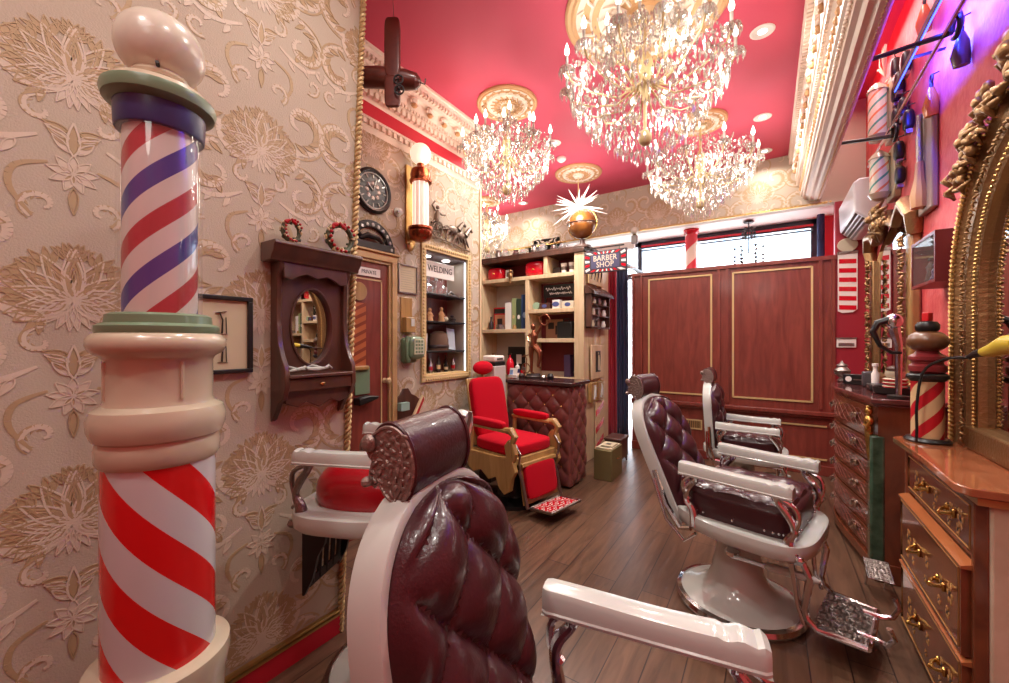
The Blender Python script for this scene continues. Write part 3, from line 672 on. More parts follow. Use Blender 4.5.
for i in range(6):
    for j in range(10):
        x = .025 + i * .032; y = -.153 + j * .034; a = (i * 2 + j * 3) % 5
        mb.tube([(x - .012 * math.cos(a), y - .013 * math.sin(a), .002), (x, y, .005), (x + .012 * math.cos(a + 1.3), y + .012 * math.sin(a + 1.3), .002)], .0045, 5)
mb.build('openwork', mat('pale_cast_metal', S(196, 178, 170), .4, metal=.4), fr)
MB().box(.0, .2, -.17, .17, -.004, .001).build('red_backing', M_velvet, fr).matrix_local = Matrix.Translation((.36, 0, .0765)) @ Matrix.Rotation(R(-6), 4, 'Y')
MB().lathe([(.25, 0), (.25, .03), (.14, .06), (.1, .12), (.09, .4)], 32).build('pedestal', M_iron, t)
# tufted counter
t = thing('reception_counter', 'brown leather tufted counter with dark top behind the red chair', 'counter', (-1.87, 3.74, 0), 0)
MB().box(-.33, .33, -.32, .02, .02, .955).build('body', M_dark, t)
mb = MB(); tufted(mb, lambda v: .35, .47, .05, 4, 5, lambda a, b, h: (a, -.32 - h, b + .485), 70, 80, .55, br=.011, p=12)
mb.build('front_upholstery', [M_leather2, M_brass], t)
mb = MB(); tufted(mb, lambda v: .35, .47, .05, 2, 5, lambda a, b, h: (.33 + h, a * .5 - .15, b + .485), 50, 80, .55, br=.011, p=12)
mb.build('side_upholstery', [M_leather2, M_brass], t)
mb = MB(); tufted(mb, lambda v: .35, .47, .02, 2, 5, lambda a, b, h: (-.33 - h, a * .5 - .15, b + .485), 40, 40, .55, br=.011, p=12)
mb.build('rear_upholstery', [M_leather2, M_brass], t)
MB().box(-.38, .39, -.38, .06, .955, .99).build('countertop', mat('dark_countertop', S(60, 38, 38), .2), t, bevel=.006)
# boxes at its foot
t = thing('filing_box', 'olive metal box with white papers on top beside the tufted counter', 'box', (-1.36, 3.98, 0), R(0))
MB().box(-.09, .09, -.17, .17, 0, .3).build('body', mat('olive_metal', S(120, 108, 70), .4, metal=.3), t, bevel=.006)
MB().tube([(.092, -.03, .2), (.108, -.03, .2), (.108, .03, .2), (.092, .03, .2)], .004, 6).build('handle', M_brass, t)
for k, (nm, lb) in enumerate((('magazine', 'white magazine lying on the olive metal box'), ('leaflet', 'small white leaflet laid over the magazine on the metal box'))):
    tag(MB().box(-.08 + k * .03, .08 - k * .01, -.14 + k * .06, .14 - k * .05, 0, .012).box(-.05 + k * .03, .05 - k * .02, -.1 + k * .07, .05 - k * .02, .012, .0125, 1).build(nm, [M_paperw, M_black]), lb, 'magazine' if k == 0 else 'leaflet').location = (-1.36, 3.98, .301 + k * .0135)
t = thing('wooden_step_box', 'small dark wooden box on short feet near the doorway', 'box', (-1.44, 4.5, 0))
MB().box(-.09, .09, -.14, .14, .06, .27).build('body', M_walnut, t, bevel=.004)
MB().box(-.1, .1, -.15, .15, .27, .29).build('lid', M_walnut, t, bevel=.004)
for a in (-1, 1):
    for b_ in (-1, 1): MB().tube([(a * .07, b_ * .12, .06), (a * .075, b_ * .125, 0)], [.016, .01], 6).build('foot', M_walnut, t)

# ------------------------------------------------------------------ tall serpentine chest and its gilt mounts
t = thing('serpentine_chest', 'tall bow-fronted dark marquetry chest with green marble corner columns', 'chest of drawers', (.525, 3.08, 0), 0)
def bow(y): return -.085 * math.sin(PI * min(1, max(0, y / 1.2))) ** 1.0 + .02 * math.sin(2 * PI * y / 1.2)
def slab(z0, z1, g=0, inset=0, y0=0, y1=1.2, mb=None, xb=.27, mi=0):
    mb = mb or MB(); n = 24; P_ = [(bow(y0 + (y1 - y0) * i / n) - g, y0 + (y1 - y0) * i / n) for i in range(n + 1)] + [(xb, y1), (xb, y0)]
    return mb.prism(P_, z0, z1, 'xy', mi)
slab(.1, 1.0).build('carcass', M_chest, t)
slab(1.0, 1.015, .02, y0=-.02, y1=1.22).prism([(bow(1.2 * i / 24) - .035, -.03 + 1.26 * i / 24) for i in range(25)] + [(.27, 1.23), (.27, -.03)], 1.015, 1.045, 'xy').build('top', mat('purple_brown_top', S(92, 44, 44), .15, coat=.7), t, bevel=.006)
slab(.04, .1, .02).build('plinth', M_chest, t, bevel=.004)
for (y0_, x0_) in ((-.01, -.02), (1.1, -.02)):
    f = MB().box(x0_, .1, y0_, y0_ + .11, 0, .11).build('foot', M_chest, t, bevel=.006); MB().ell((x0_ - .002, y0_ + .055, .055), (.006, .03, .03), 12).build('rosette', M_brass, f)
zs = [.12, .255, .39, .525, .66, .795, .99]
for k in range(6):
    z0, z1 = zs[k] + .006, zs[k + 1] - .006
    mb = slab(z0, z1, .014, y0=.09, y1=1.1, xb=.1)
    for q in range(5):                       # wavy inlay bands
        pts = []
        for i in range(25):
            y = .14 + .9 * i / 24; pts.append((bow(y) - .0145, y, (z0 + z1) / 2 + (z1 - z0) * .32 * math.sin(i * .45 + q * 1.3 + k)))
        mb.tube(pts, .0022, 4, 1)
    d = mb.build('drawer', [M_chest, mat('plum_inlay', S(132, 84, 78), .2)], t, bevel=.004)
    for yy in (.32, .85):
        m2 = MB(); zc = (z0 + z1) / 2; xx = bow(yy) - .016
        m2.ell((xx, yy - .045, zc + .01), (.008, .02, .02), 8).ell((xx, yy + .045, zc + .01), (.008, .02, .02), 8)
        m2.tube([(xx, yy - .05, zc + .025), (xx - .006, yy - .04, zc + .01), (xx - .02, yy - .025, zc - .012), (xx - .022, yy + .005, zc - .006), (xx - .02, yy + .025, zc + .006), (xx - .006, yy + .04, zc + .008), (xx, yy + .055, zc - .012)], .008, 6)
        m2.build('handle', mat('silvered_brass', S(206, 190, 176), .25, metal=1), d)
for yy in (.0, 1.12):
    MB().box(-.035, .03, yy - .008, yy + .07, .1, .83).build('corner_column', M_marble, t, bevel=.012)
    mb = MB(); xx, yc = -.035, yy + .03
    mb.ell((xx, yc, .965), (.02, .022, .026), 12); mb.ell((xx, yc, .91), (.026, .036, .034), 12); mb.ell((xx, yc, .86), (.02, .026, .03), 10); mb.tube([(xx, yc, .86), (xx, yc, .79), (xx, yc, .72), (xx, yc, .68)], [.02, .016, .01, .003], 8)
    mb.tube([(xx, yc - .035, .91), (xx - .012, yc - .03, .88), (xx, yc - .01, .865)], .009, 6); mb.tube([(xx, yc + .035, .91), (xx - .012, yc + .03, .88), (xx, yc + .01, .865)], .009, 6); mb.ell((xx, yc, .99), (.018, .03, .01), 10)
    mb.build('gilt_figure', M_brass, t)
# near chest
t = thing('marquetry_commode', 'near glossy marquetry commode with brass handles and bulging lower drawers', 'chest of drawers', (.57, 1.915, 0), 0); t.scale = (1, .7, 1)
MB().box(.02, .225, .0, 1.14, 0, .86).build('carcass', M_marblec, t, bevel=.01)
MB().prism([(-.03, -.04), (.228, -.04), (.228, 1.18), (-.03, 1.18), (-.055, 1.12), (-.045, .57), (-.055, .02)], .872, .9, 'xy').build('top', M_marqtop, t, bevel=.004)
MB().box(-.01, .225, -.02, 1.15, .845, .868).build('top_moulding', mat('brass_moulding', S(190, 150, 96), .35, metal=.5), t)
def inlay(mb, x, y, z, s):
    for k in range(6):
        a = 2 * PI * k / 6; mb.ell((x, y + s * math.cos(a), z + s * math.sin(a)), (.0025, s * .5, s * .35), 8, 1, rot=(a, 0, 0))
    mb.ell((x, y, z), (.003, s * .4, s * .4), 8, 2)
def bhandle(d, x, y, z):
    m2 = MB(); m2.ell((x - .004, y - .045, z), (.008, .018, .018), 8).ell((x - .004, y + .045, z), (.008, .018, .018), 8)
    m2.tube([(x - .006, y - .05, z + .002), (x - .024, y - .03, z - .006), (x - .03, y, z - .012), (x - .024, y + .03, z - .004), (x - .006, y + .05, z + .002)], .0065, 8).ell((x - .03, y, z - .012), .011, 8); m2.build('handle', M_brass, d)
specs = [(.655, .84, .0), (.32, .625, .026), (.02, .305, .024)]
for k, (z0, z1, g) in enumerate(specs):
    mb = MB()
    mb.box(-.005 - g, .03, .06, 1.1, z0, z1, 0)
    if g: mb.prism([(-.01 - g, z1 - .002), (.0, z1 + .012), (.0, z1 - .01), (-.01 - g, z1 - .01)], .04, 1.12, 'xz', 3)
    for (yy, s_) in ((.2, .028), (.32, .022), (.9, .028), (.78, .022), (.55, .018)):
        inlay(mb, -.0055 - g, yy, z0 + (z1 - z0) * .5, s_)
        inlay(mb, -.0055 - g, yy + .03, z0 + (z1 - z0) * .25, s_ * .6)
    mb.tube([(-.006 - g, .085, z0 + .02), (-.006 - g, .085, z1 - .02), (-.006 - g, 1.075, z1 - .02), (-.006 - g, 1.075, z0 + .02)], .003, 4, 1, closed=True)
    d = mb.build('drawer', [M_marq, mat('inlay_tan', S(160, 116, 70), .25), M_dark, mat('orange_burl', S(168, 98, 58), .15, coat=.6)], t, bevel=.004)
    for yy in (.26, .66): bhandle(d, -.006 - g, yy + .05, (z0 + z1) / 2)
for yy in (.0, 1.1): MB().prism([(.02, yy), (-.01, yy + .02), (-.01, yy + .05), (.02, yy + .05)], 0, .845, 'xy').build('corner_post', M_marq, t, bevel=.004)
# ------------------------------------------------------------------ big barber pole, front left
t = thing('barber_pole', 'tall floor-standing barber pole with cream globe, glass cylinder and striped column', 'barber pole', (-1.215, .345, 0), R(20))
M_up = stripes('red_white_blue_stripes', [S(172, 28, 44), S(214, 206, 200), S(30, 44, 136), S(214, 206, 200)], 2, .43, .3, .2, [.24, .26, .24, .26])
M_lo = stripes('red_white_stripes', [S(214, 22, 26), S(206, 206, 208)], 4, -.78, .22, .4, [.5, .5])
MB().lathe([(.15, 0), (.155, .03), (.14, .06), (.135, .1), (.125, .5), (.13, .56), (.138, .6), (.136, .625), (.118, .632)], 48).build('base', M_creamen, t)
MB().lathe([(.106, .625), (.106, 1.105)], 48).build('striped_column', M_lo, t)
MB().lathe([(.109, 1.09), (.115, 1.10), (.116, 1.13), (.113, 1.145), (.12, 1.15), (.127, 1.17), (.128, 1.195), (.122, 1.215), (.104, 1.225), (.101, 1.235), (.101, 1.325), (.106, 1.335), (.122, 1.345), (.129, 1.36), (.128, 1.375), (.12, 1.386), (.112, 1.39)], 48).build('collar', M_creamen, t)
for k in range(4):
    a = R(k * 90 + 75); MB().tube([(.1015 * math.cos(a), .1015 * math.sin(a), 1.24), (.1015 * math.cos(a), .1015 * math.sin(a), 1.325)], .004, 6).build('collar_rib', M_creamen, t)
MB().lathe([(.113, 1.388), (.115, 1.392), (.115, 1.405), (.108, 1.41), (.1, 1.412), (.098, 1.43), (.09, 1.435)], 48).build('green_ring', M_green, t)
MB().lathe([(.07, 1.43), (.07, 1.87)], 48).build('striped_cylinder', M_up, t)
MB().lathe([(.08, 1.43), (.08, 1.88)], 48).build('glass_cylinder', M_glass, t)
MB().lathe([(.082, 1.86), (.084, 1.865), (.086, 1.915), (.09, 1.92)], 48).build('blue_band', M_navy, t)
MB().lathe([(.088, 1.915), (.104, 1.925), (.108, 1.94), (.106, 1.95), (.096, 1.955)], 48).build('green_rim', M_green, t)
MB().lathe([(.1, 1.953), (.092, 1.965), (.06, 1.975), (.052, 1.985), (.05, 1.995)], 48).build('cap', M_creamen, t)
mb = MB(); mb.ell((0, 0, 2.065), (.086, .086, .082), 40); mb.build('globe', M_globe, t)
MB().lathe([(.056, 1.985), (.058, 1.992), (.054, 2.0), (.046, 2.002)], 32).build('globe_collar', M_creamen, t)
MB().tube([(.04, -.035, 2.0), (.05, -.045, 2.003)], .004, 6).build('screw', M_iron, t)
MB().tube([(-.088, .0, 1.87), (-.1, .0, 1.872)], .006, 8).build('side_knob', M_green, t)

# ------------------------------------------------------------------ wall mirror cabinet
def onwall(name, label, cat, x, y, z, rz, group=None): return thing(name, label, cat, (x, y, z), rz, group)
LWr, RWr = R(90), R(-90)
# local: x to the right as seen, -y out of the wall, origin at the wall
t = onwall('wall_mirror_shelf', 'dark carved wooden wall shelf with oval mirror and small drawer', 'wall shelf', LW + .003, .995, 1.07, LWr); t.scale = (.93, .85, .97)
W2 = .155
mb = MB(); outer = [(-W2, .62), (W2, .62), (W2, .12), (W2 - .02, .09), (.09, .04), (.06, .035), (0, .05), (-.06, .035), (-.09, .04), (-W2 + .02, .09), (-W2, .12)]
oval = circ(1, 32, (0, .375), .1, .168, PI / 2, PI / 2 + 2 * PI)
n = 32
# board with an oval hole
ring_o = []
for k in range(n):
    a = PI / 2 + 2 * PI * k / n; dx, dz_ = math.cos(a), math.sin(a); s_ = min((W2) / max(abs(dx), 1e-6), ((.245) if dz_ > 0 else .33) / max(abs(dz_), 1e-6)); ring_o.append((dx * s_, .375 + dz_ * s_))
for (yy) in (-.035,): mb.add([(a, yy, b) for a, b in oval] + [(a, yy, b) for a, b in ring_o], [(k, (k + 1) % n, (k + 1) % n + n, k + n) for k in range(n)])
mb.add([(a, -.035, b) for a, b in oval] + [(a, -.012, b) for a, b in oval], [(k, k + n, (k + 1) % n + n, (k + 1) % n) for k in range(n)])
mb.box(-W2, W2, -.012, 0, .05, .62)
mb.tube([(a * 1.03, -.037, .375 + (b - .375) * 1.02) for a, b in oval], .006, 6, closed=True)
mb.build('back_board', M_walnut, t)
MB().prism(circ(1, 32, (0, .375), .102, .17), -.015, -.012, 'xz').build('mirror', M_mirror, t)
side = [(0, .68), (-.09, .68), (-.085, .62), (-.06, .58), (-.055, .4), (-.07, .3), (-.1, .24), (-.13, .2), (-.135, .12), (-.11, .07), (-.07, .05), (-.05, .02), (-.02, -.02), (0, -.03)]
for s in (-1, 1):
    x = s * (W2 + .008); MB().prism(side, x - .011, x + .011, 'yz').build('side_bracket', M_walnut, t, bevel=.003)
pr = [(0, .72), (-.13, .72), (-.135, .705), (-.125, .695), (-.12, .675), (-.1, .655), (-.095, .64), (0, .64)]
mb = MB(); mb.prism(pr, -.215, .215, 'yz'); mb.build('crown', M_walnut, t, bevel=.004)
vp = [(-W2, .645), (W2, .645), (W2, .575), (.12, .57), (.08, .59), (.05, .6), (0, .585), (-.05, .6), (-.08, .59), (-.12, .57), (-W2, .575)]
MB().prism(vp, -.085, -.07, 'xz').build('valance', M_walnut, t, bevel=.003)
MB().box(-W2, W2, -.14, 0, .155, .17).build('shelf', M_walnut, t, bevel=.004)
f = MB().box(-W2, W2, -.125, -.01, .1, .152).build('drawer', M_walnut, t, bevel=.003)
MB().ell((0, -.13, .125), (.014, .006, .007), 10).build('knob', M_brass, f)
MB().prism([(-W2, .1), (W2, .1), (W2, .05), (.1, .03), (.06, .05), (0, .02), (-.06, .05), (-.1, .03), (-W2, .05)], -.1, -.085, 'xz').build('apron', M_walnut, t, bevel=.003)
# white antler-like ornament on it
t = thing('white_twig_ornament', 'white branching ornament lying on the dark mirror shelf', 'ornament', (LW + .075, .96, 1.2365), LWr)
mb = MB(); mb.tube([(-.09, 0, .012), (-.03, .01, .02), (.03, -.005, .015), (.1, 0, .02)], [.004, .008, .008, .004], 6)
for (a, b) in ((-.08, .03), (-.04, -.03), (.03, .035), (.07, -.025)): mb.tube([(a + .03, 0, .016), (a, b, .03), (a - .02, b * 1.2, .022)], [.006, .005, .003], 6)
mb.build('branch', M_enamel, t)
# two wreaths
def wreath(x, r, label, rz, sx=1):
    t = thing('christmas_wreath', label, 'wreath', (LW + .065, x, 1.7695), LWr, 'small wreaths standing on the mirror shelf')
    rnd = random.Random(int(x * 100)); mb = MB(); mb.tube([(r * sx * math.cos(a), 0, r + .012 + r * math.sin(a)) for a in [2 * PI * k / 24 for k in range(24)]], r * .2, 8, closed=True)
    for k in range(60):
        a = rnd.uniform(0, 2 * PI); q = r * rnd.uniform(.8, 1.2); c = (q * sx * math.cos(a), rnd.uniform(-.018, .012), r + .012 + q * math.sin(a)); mb.ell(c, (r * .2, r * .09, r * .1), 6, rnd.choice([0, 0, 2, 3]), rot=(rnd.uniform(0, 3), rnd.uniform(0, 3), 0))
    mb.ell((0, 0, .006), (.02, .02, .008), 8, 2)
    mb.build('foliage', [mat('dark_wreath_green', S(70, 74, 50), .5), M_redleather, M_goldp, mat('wreath_cream', S(206, 186, 150), .5)], t)
    m2 = MB()
    for k in range(14):
        a = .4 + k * PI / 9; m2.ell((r * sx * math.cos(a) * 1.02, -.024, r + .012 + r * 1.02 * math.sin(a)), r * .13, 8)
    for s in (-1, 1): m2.ell((r * .35 * s - r * .3, -.022, r * 2.05), (r * .35, .008, r * .18), 8, rot=(0, .5 * s, 0))
    m2.build('red_berries_and_bow', M_redleather, t)
wreath(.885, .042, 'smaller red and green wreath at the left end of the mirror shelf', 0, .8); wreath(1.11, .06, 'larger open red and green wreath at the right end of the mirror shelf', 0)
# framed print
t = onwall('framed_print', 'black framed sepia print of two small figures on the damask wall', 'picture', LW + .004, .655, 1.25, LWr)
MB().box(-.155, .105, -.02, 0, 0, .016).box(-.155, .105, -.02, 0, .274, .29).box(-.155, -.137, -.02, 0, .016, .274).box(.087, .105, -.02, 0, .016, .274).build('frame', M_black, t, bevel=.003)
MB().box(-.137, .087, -.008, -.003, .016, .274).build('print', M_paperw, t)
for z in (.18, .075):
    mb = MB(); mb.tube([(-.0, -.009, z - .03), (.003, -.009, z + .02), (-.006, -.009, z + .045)], [.012, .009, .008], 6, flat=.15); mb.tube([(-.02, -.009, z + .045), (.015, -.009, z + .052)], .006, 6, flat=.2); mb.tube([(.016, -.009, z - .03), (.014, -.009, z + .03)], .004, 5, flat=.2); mb.tube([(-.012, -.009, z - .032), (.02, -.009, z - .032)], .003, 5, flat=.2)
    mb.build('printed_figure', M_black, t)

# ------------------------------------------------------------------ rear left wall: door, clock, sconce, niche
def bw(name, label, cat, y, z, group=None): return thing(name, label, cat, (BW + .002, y, z), LWr, group)
mb = MB(); mb.box(-.83, .0, -.03, 0, 1.94, 2.02).box(-.08, 0, -.03, 0, 0, 1.94).box(-.06, -.02, -.045, -.03, 0, 1.96).box(-.83, -.02, -.045, -.03, 1.96, 2.0).box(-.83, .01, -.05, 0, 2.015, 2.03)
d = mb.build('door_1', wood('casing_oak', S(176, 138, 92), S(204, 168, 120), .45, .1), None, bevel=.003); d.location = (BW, 2.1, 0); d.rotation_euler = (0, 0, LWr); struct(d)
MB().box(-.83, -.08, -.012, 0, .0, 1.94).build('door_leaf', M_mahog, d)
MB().box(-.145, -.135, -.017, -.012, .2, 1.82).box(-.75, -.135, -.017, -.012, 1.81, 1.82).build('door_beading', M_goldp, d)
k_ = MB().lathe([(.0, 0), (.02, 0), (.02, .006), (.008, .01), (.008, .03), (.02, .036), (.024, .05), (.016, .062), (0, .064)], 20).build('door_knob', mat('satin_brass', S(216, 190, 150), .4, metal=.5), d); k_.location = (-.11, -.012, 1.08); k_.rotation_euler = (R(90), 0, 0)
t = bw('door_sign', 'small white PRIVATE sign at the top of the mahogany door', 'sign', 1.86, 1.865)
t.location.x = BW + .016
MB().box(-.12, .085, -.006, 0, -.03, .03).build('plate', M_white, t, bevel=.002); text('PRIVATE', .038, M_black, t, (-.015, -.0065, 0), sx=.9)
t = bw('pole_plaque', 'orange striped wooden barber pole plaque fixed on the mahogany door', 'barber pole sign', 1.76, 1.2); t.location.x = BW + .016
MB().prism(circ(.065, 24, (0, .52)), -.012, 0, 'xz').build('disc', M_oak, t, bevel=.002)
mb = MB(); mb.box(-.055, .055, -.012, 0, .0, .44)
for k in range(7): mb.prism([(-.055, .0 + k * .062), (.055, .05 + k * .062), (.055, .075 + k * .062), (-.055, .025 + k * .062)], -.014, -.012, 'xz', 1)
mb.build('striped_board', [mat('orange_brown', S(178, 98, 56), .4), mat('dark_orange', S(132, 60, 36), .4)], t); MB().box(-.07, .07, -.03, 0, -.03, 0).build('foot_moulding', M_oak, t, bevel=.006)
t = bw('wire_basket', 'dark metal holder beside the frame on the lower door', 'holder', 1.79, .93); t.location.x = BW + .016
MB().prism([(-.07, .0), (.08, .03), (.1, .05), (.02, .06), (-.07, .05)], -.07, 0, 'xz').build('tray', M_black, t, bevel=.006)
MB().box(-.06, .06, -.008, 0, .07, .26).build('panel', M_green, t)
# clock
t = bw('wall_clock', 'round black wall clock with white ring above the door', 'clock', 1.885, 2.46); t.scale = (.88, 1, .88)
MB().lathe([(.0, 0), (.18, 0), (.185, .02), (.165, .035), (.15, .03), (.15, .012), (0, .012)], 40).build('case', M_black, t).rotation_euler = (R(90), 0, 0)
MB().tube([(.143 * math.cos(a), -.018, .143 * math.sin(a)) for a in [2 * PI * k / 40 for k in range(40)]], .006, 6, closed=True).build('ring', M_enamel, t)
for k in range(12):
    a = 2 * PI * k / 12; MB().cbox((.118 * math.cos(a), -.015, .118 * math.sin(a)), (.03, .004, .009), (0, -a, 0)).build('hour_mark', M_enamel, t)
MB().tube([(0, -.018, 0), (-.06, -.018, .05)], .005, 6).build('hand', M_enamel, t); MB().tube([(0, -.02, 0), (.03, -.02, .1)], .004, 6).build('hand', M_enamel, t)
mb = MB()
for k in range(8): a = 2 * PI * k / 8; mb.ell((.06 * math.cos(a), -.013, .06 * math.sin(a)), (.02, .003, .02), 8)
mb.build('dial_ornament', M_oldchrome, t)
# arched cast-iron overdoor ornament
t = bw('arched_iron_plaque', 'dark half-round cast iron plaque over the mahogany door', 'plaque', 1.87, 2.032); t.scale = (1.05, 1, 1.05)
a_ = [R(180 * k / 20) for k in range(21)]
MB().prism([(.19 * math.cos(a), .19 * 1.05 * math.sin(a)) for a in a_] + [(.135 * math.cos(a), .02 + .13 * math.sin(a)) for a in a_[::-1]], -.03, 0, 'xz').build('arch', M_iron, t, bevel=.004)
mb = MB()
for k in range(11): a = R(8 + 16.4 * k); mb.ell((.163 * math.cos(a), -.032, .168 * math.sin(a)), (.014, .006, .014), 8)
mb.build('boss', M_oldchrome, t)
MB().box(-.19, .19, -.035, 0, 0, .05).build('base_bar', M_iron, t, bevel=.004)
mb = MB(); mb.tube([(-.1, -.02, .06), (-.04, -.03, .09), (.04, -.03, .085), (.1, -.02, .05)], [.01, .022, .02, .008], 8).ell((-.1, -.02, .085), .018, 8); mb.tube([(.1, -.02, .06), (.12, -.02, .1)], .006, 6); mb.build('animal_figure', M_iron, t)
# lit barber pole sconce
t = bw('pole_wall_lamp', 'lit barber pole wall lamp with glowing globe and copper collars', 'wall lamp', 2.25, 2.17); t.scale = (.95, .95, .97)
MB().box(-.05, .05, -.015, 0, -.03, .62).ell((0, -.01, -.04), (.04, .012, .04), 12).build('back_plate', M_gold, t, bevel=.004)
MB().tube([(0, 0, .03), (0, -.07, .0), (0, -.1, .04)], .012, 8).build('bracket', M_brass, t)
M_cop = mat('copper', S(160, 84, 56), .25, metal=.9)
def lat(prof, m_, nm, y=-.13): o_ = MB().lathe(prof, 32).build(nm, m_, t); o_.location = (0, y, 0); return o_
lat([(.03, -.02), (.075, .0), (.095, .03), (.098, .06), (.088, .075), (.1, .08), (.1, .095), (.07, .1)], M_cop, 'lower_collar')
lat([(.062, .095), (.062, .46)], mat('lit_pole_glass', (1, .8, .7, 1), .3, emit=(1, .62, .5, 1), es=.42), 'glass_tube')
for k in range(10):
    a = 2 * PI * k / 10; MB().tube([(.063 * math.cos(a), -.13 + .063 * math.sin(a), .1), (.063 * math.cos(a), -.13 + .063 * math.sin(a), .46)], .003, 5).build('glass_rib', M_opal, t)
lat([(.07, .455), (.09, .46), (.092, .475), (.08, .485), (.085, .52), (.075, .56), (.05, .575), (.03, .59), (.03, .61)], M_cop, 'upper_collar')
MB().ell((0, -.13, .69), (.085, .085, .085), 28).build('globe', mat('lit_opal_globe', (1, .85, .72, 1), .3, emit=(1, .74, .56, 1), es=.7), t)
point('sconce_glow', (BW + .3, 2.28, 2.75), 3, (1, .6, .45), .08)
# small wall boss
t = bw('door_stop_knob', 'small white round knob on the wall left of the pole lamp', 'wall knob', 2.12, 2.37)
MB().lathe([(.035, 0), (.035, .01), (.015, .015), (.015, .03), (.025, .04), (0, .05)], 16).build('knob', M_enamel, t).rotation_euler = (R(90), 0, 0)
# horse and chariot relief
t = bw('horse_relief', 'dark metal relief of galloping horses and chariot over the niche', 'wall relief', 2.72, 2.24)
def horse(mb, x, z, s):
    mb.ell((x, -.02, z + .1 * s), (.075 * s, .018, .035 * s), 12); mb.tube([(x + .06 * s, -.02, z + .11 * s), (x + .1 * s, -.025, z + .16 * s), (x + .12 * s, -.025, z + .18 * s), (x + .155 * s, -.025, z + .16 * s)], [.028 * s, .02 * s, .018 * s, .009 * s], 8)
    for dx, zz, k in ((.06, .02, 1), (.04, .0, .6), (-.06, .0, -.6), (-.05, .01, -1)): mb.tube([(x + dx * s, -.02, z + .085 * s), (x + (dx + .035 * k) * s, -.02, z + .045 * s), (x + (dx + .05 * k) * s, -.02, z + zz * s)], [.014 * s, .009 * s, .006 * s], 6)
    mb.tube([(x - .07 * s, -.02, z + .115 * s), (x - .11 * s, -.02, z + .1 * s), (x - .12 * s, -.02, z + .07 * s)], [.009 * s, .008 * s, .003], 6)
mb = MB(); horse(mb, .04, .03, 1.1); mb.build('horse', mat('dark_bronze_relief', S(112, 94, 82), .4, metal=.7), t); mb = MB(); horse(mb, .14, .0, 1.1); mb.build('horse', mat('dark_bronze_relief', S(112, 94, 82), .4, metal=.7), t)
mb = MB(); mb.tube([(-.17 + .06 * math.cos(a), -.02, .09 + .06 * math.sin(a)) for a in [2 * PI * k / 20 for k in range(20)]], .007, 6, closed=True)
for k in range(6): a = PI * k / 6; mb.tube([(-.17 - .058 * math.cos(a), -.02, .09 - .058 * math.sin(a)), (-.17 + .058 * math.cos(a), -.02, .09 + .058 * math.sin(a))], .004, 5)
mb.tube([(-.24, -.02, .14), (-.2, -.02, .17), (-.12, -.02, .16), (-.1, -.02, .12), (.0, -.02, .14)], .01, 6); mb.build('chariot', mat('dark_bronze_relief', S(112, 94, 82), .4, metal=.7), t)
mb = MB(); mb.tube([(-.18, -.02, .16), (-.175, -.025, .22), (-.17, -.025, .26)], [.02, .024, .012], 8).ell((-.17, -.025, .285), .017, 10).tube([(-.17, -.025, .25), (-.12, -.03, .23), (-.08, -.03, .24)], .008, 6).tube([(-.19, -.02, .25), (-.23, -.02, .29), (-.2, -.02, .33)], .009, 6); mb.build('charioteer', mat('dark_bronze_relief', S(112, 94, 82), .4, metal=.7), t)
MB().tube([(-.24, -.015, .03), (0, -.015, .02), (.28, -.015, -.01)], .008, 6).build('ground_bar', mat('dark_bronze_relief', S(112, 94, 82), .4, metal=.7), t)
# framed certificate, wooden holder, green telephone
t = bw('framed_certificate', 'small pale framed certificate above the wooden holder', 'picture', 2.225, 1.75)
MB().box(-.1, .1, -.015, 0, 0, .012).box(-.1, .1, -.015, 0, .218, .23).box(-.1, -.09, -.015, 0, .012, .218).box(.09, .1, -.015, 0, .012, .218).build('frame', M_oldchrome, t)
mb = MB(); mb.box(-.09, .09, -.006, 0, .012, .218)
for k in range(9): mb.box(-.07, .07 - (k % 3) * .015, -.007, -.006, .035 + k * .018, .037 + k * .018, 1)
mb.build('certificate', [M_paperw, mat('grey_print', S(150, 138, 128), .7)], t)
t = bw('wooden_wall_holder', 'narrow brown wooden wall box with a white tag, above the green telephone', 'wall box', 2.21, 1.44)
MB().box(-.06, .06, -.012, 0, 0, .28).box(-.05, .05, -.06, -.012, .0, .12).build('body', M_oak, t, bevel=.006); MB().box(-.0, .035, -.064, -.06, .05, .11).build('tag', M_enamel, t)
t = bw('green_wall_telephone', 'sage green wall telephone with pale number plate', 'telephone', 2.22, 1.22)
MB().box(-.075, .075, -.05, 0, -.02, .18).build('back_box', M_green, t, bevel=.03, seg=4)
MB().ell((.02, -.07, .1), (.085, .045, .09), 24, e=.55).build('body', M_green, t)
MB().tube([(-.06, -.08, .18), (-.085, -.09, .14), (-.085, -.09, .04), (-.06, -.08, .0)], [.022, .014, .014, .022], 10).build('handset', M_green, t)
mb = MB(); mb.box(-.03, .07, -.12, -.112, .05, .17)
for i in range(3):
    for j in range(4): mb.box(-.02 + i * .03, .0 + i * .03, -.122, -.12, .06 + j * .027, .078 + j * .027, 1)
mb.build('number_plate', [mat('pale_plate', S(206, 206, 180), .4), M_green], t)
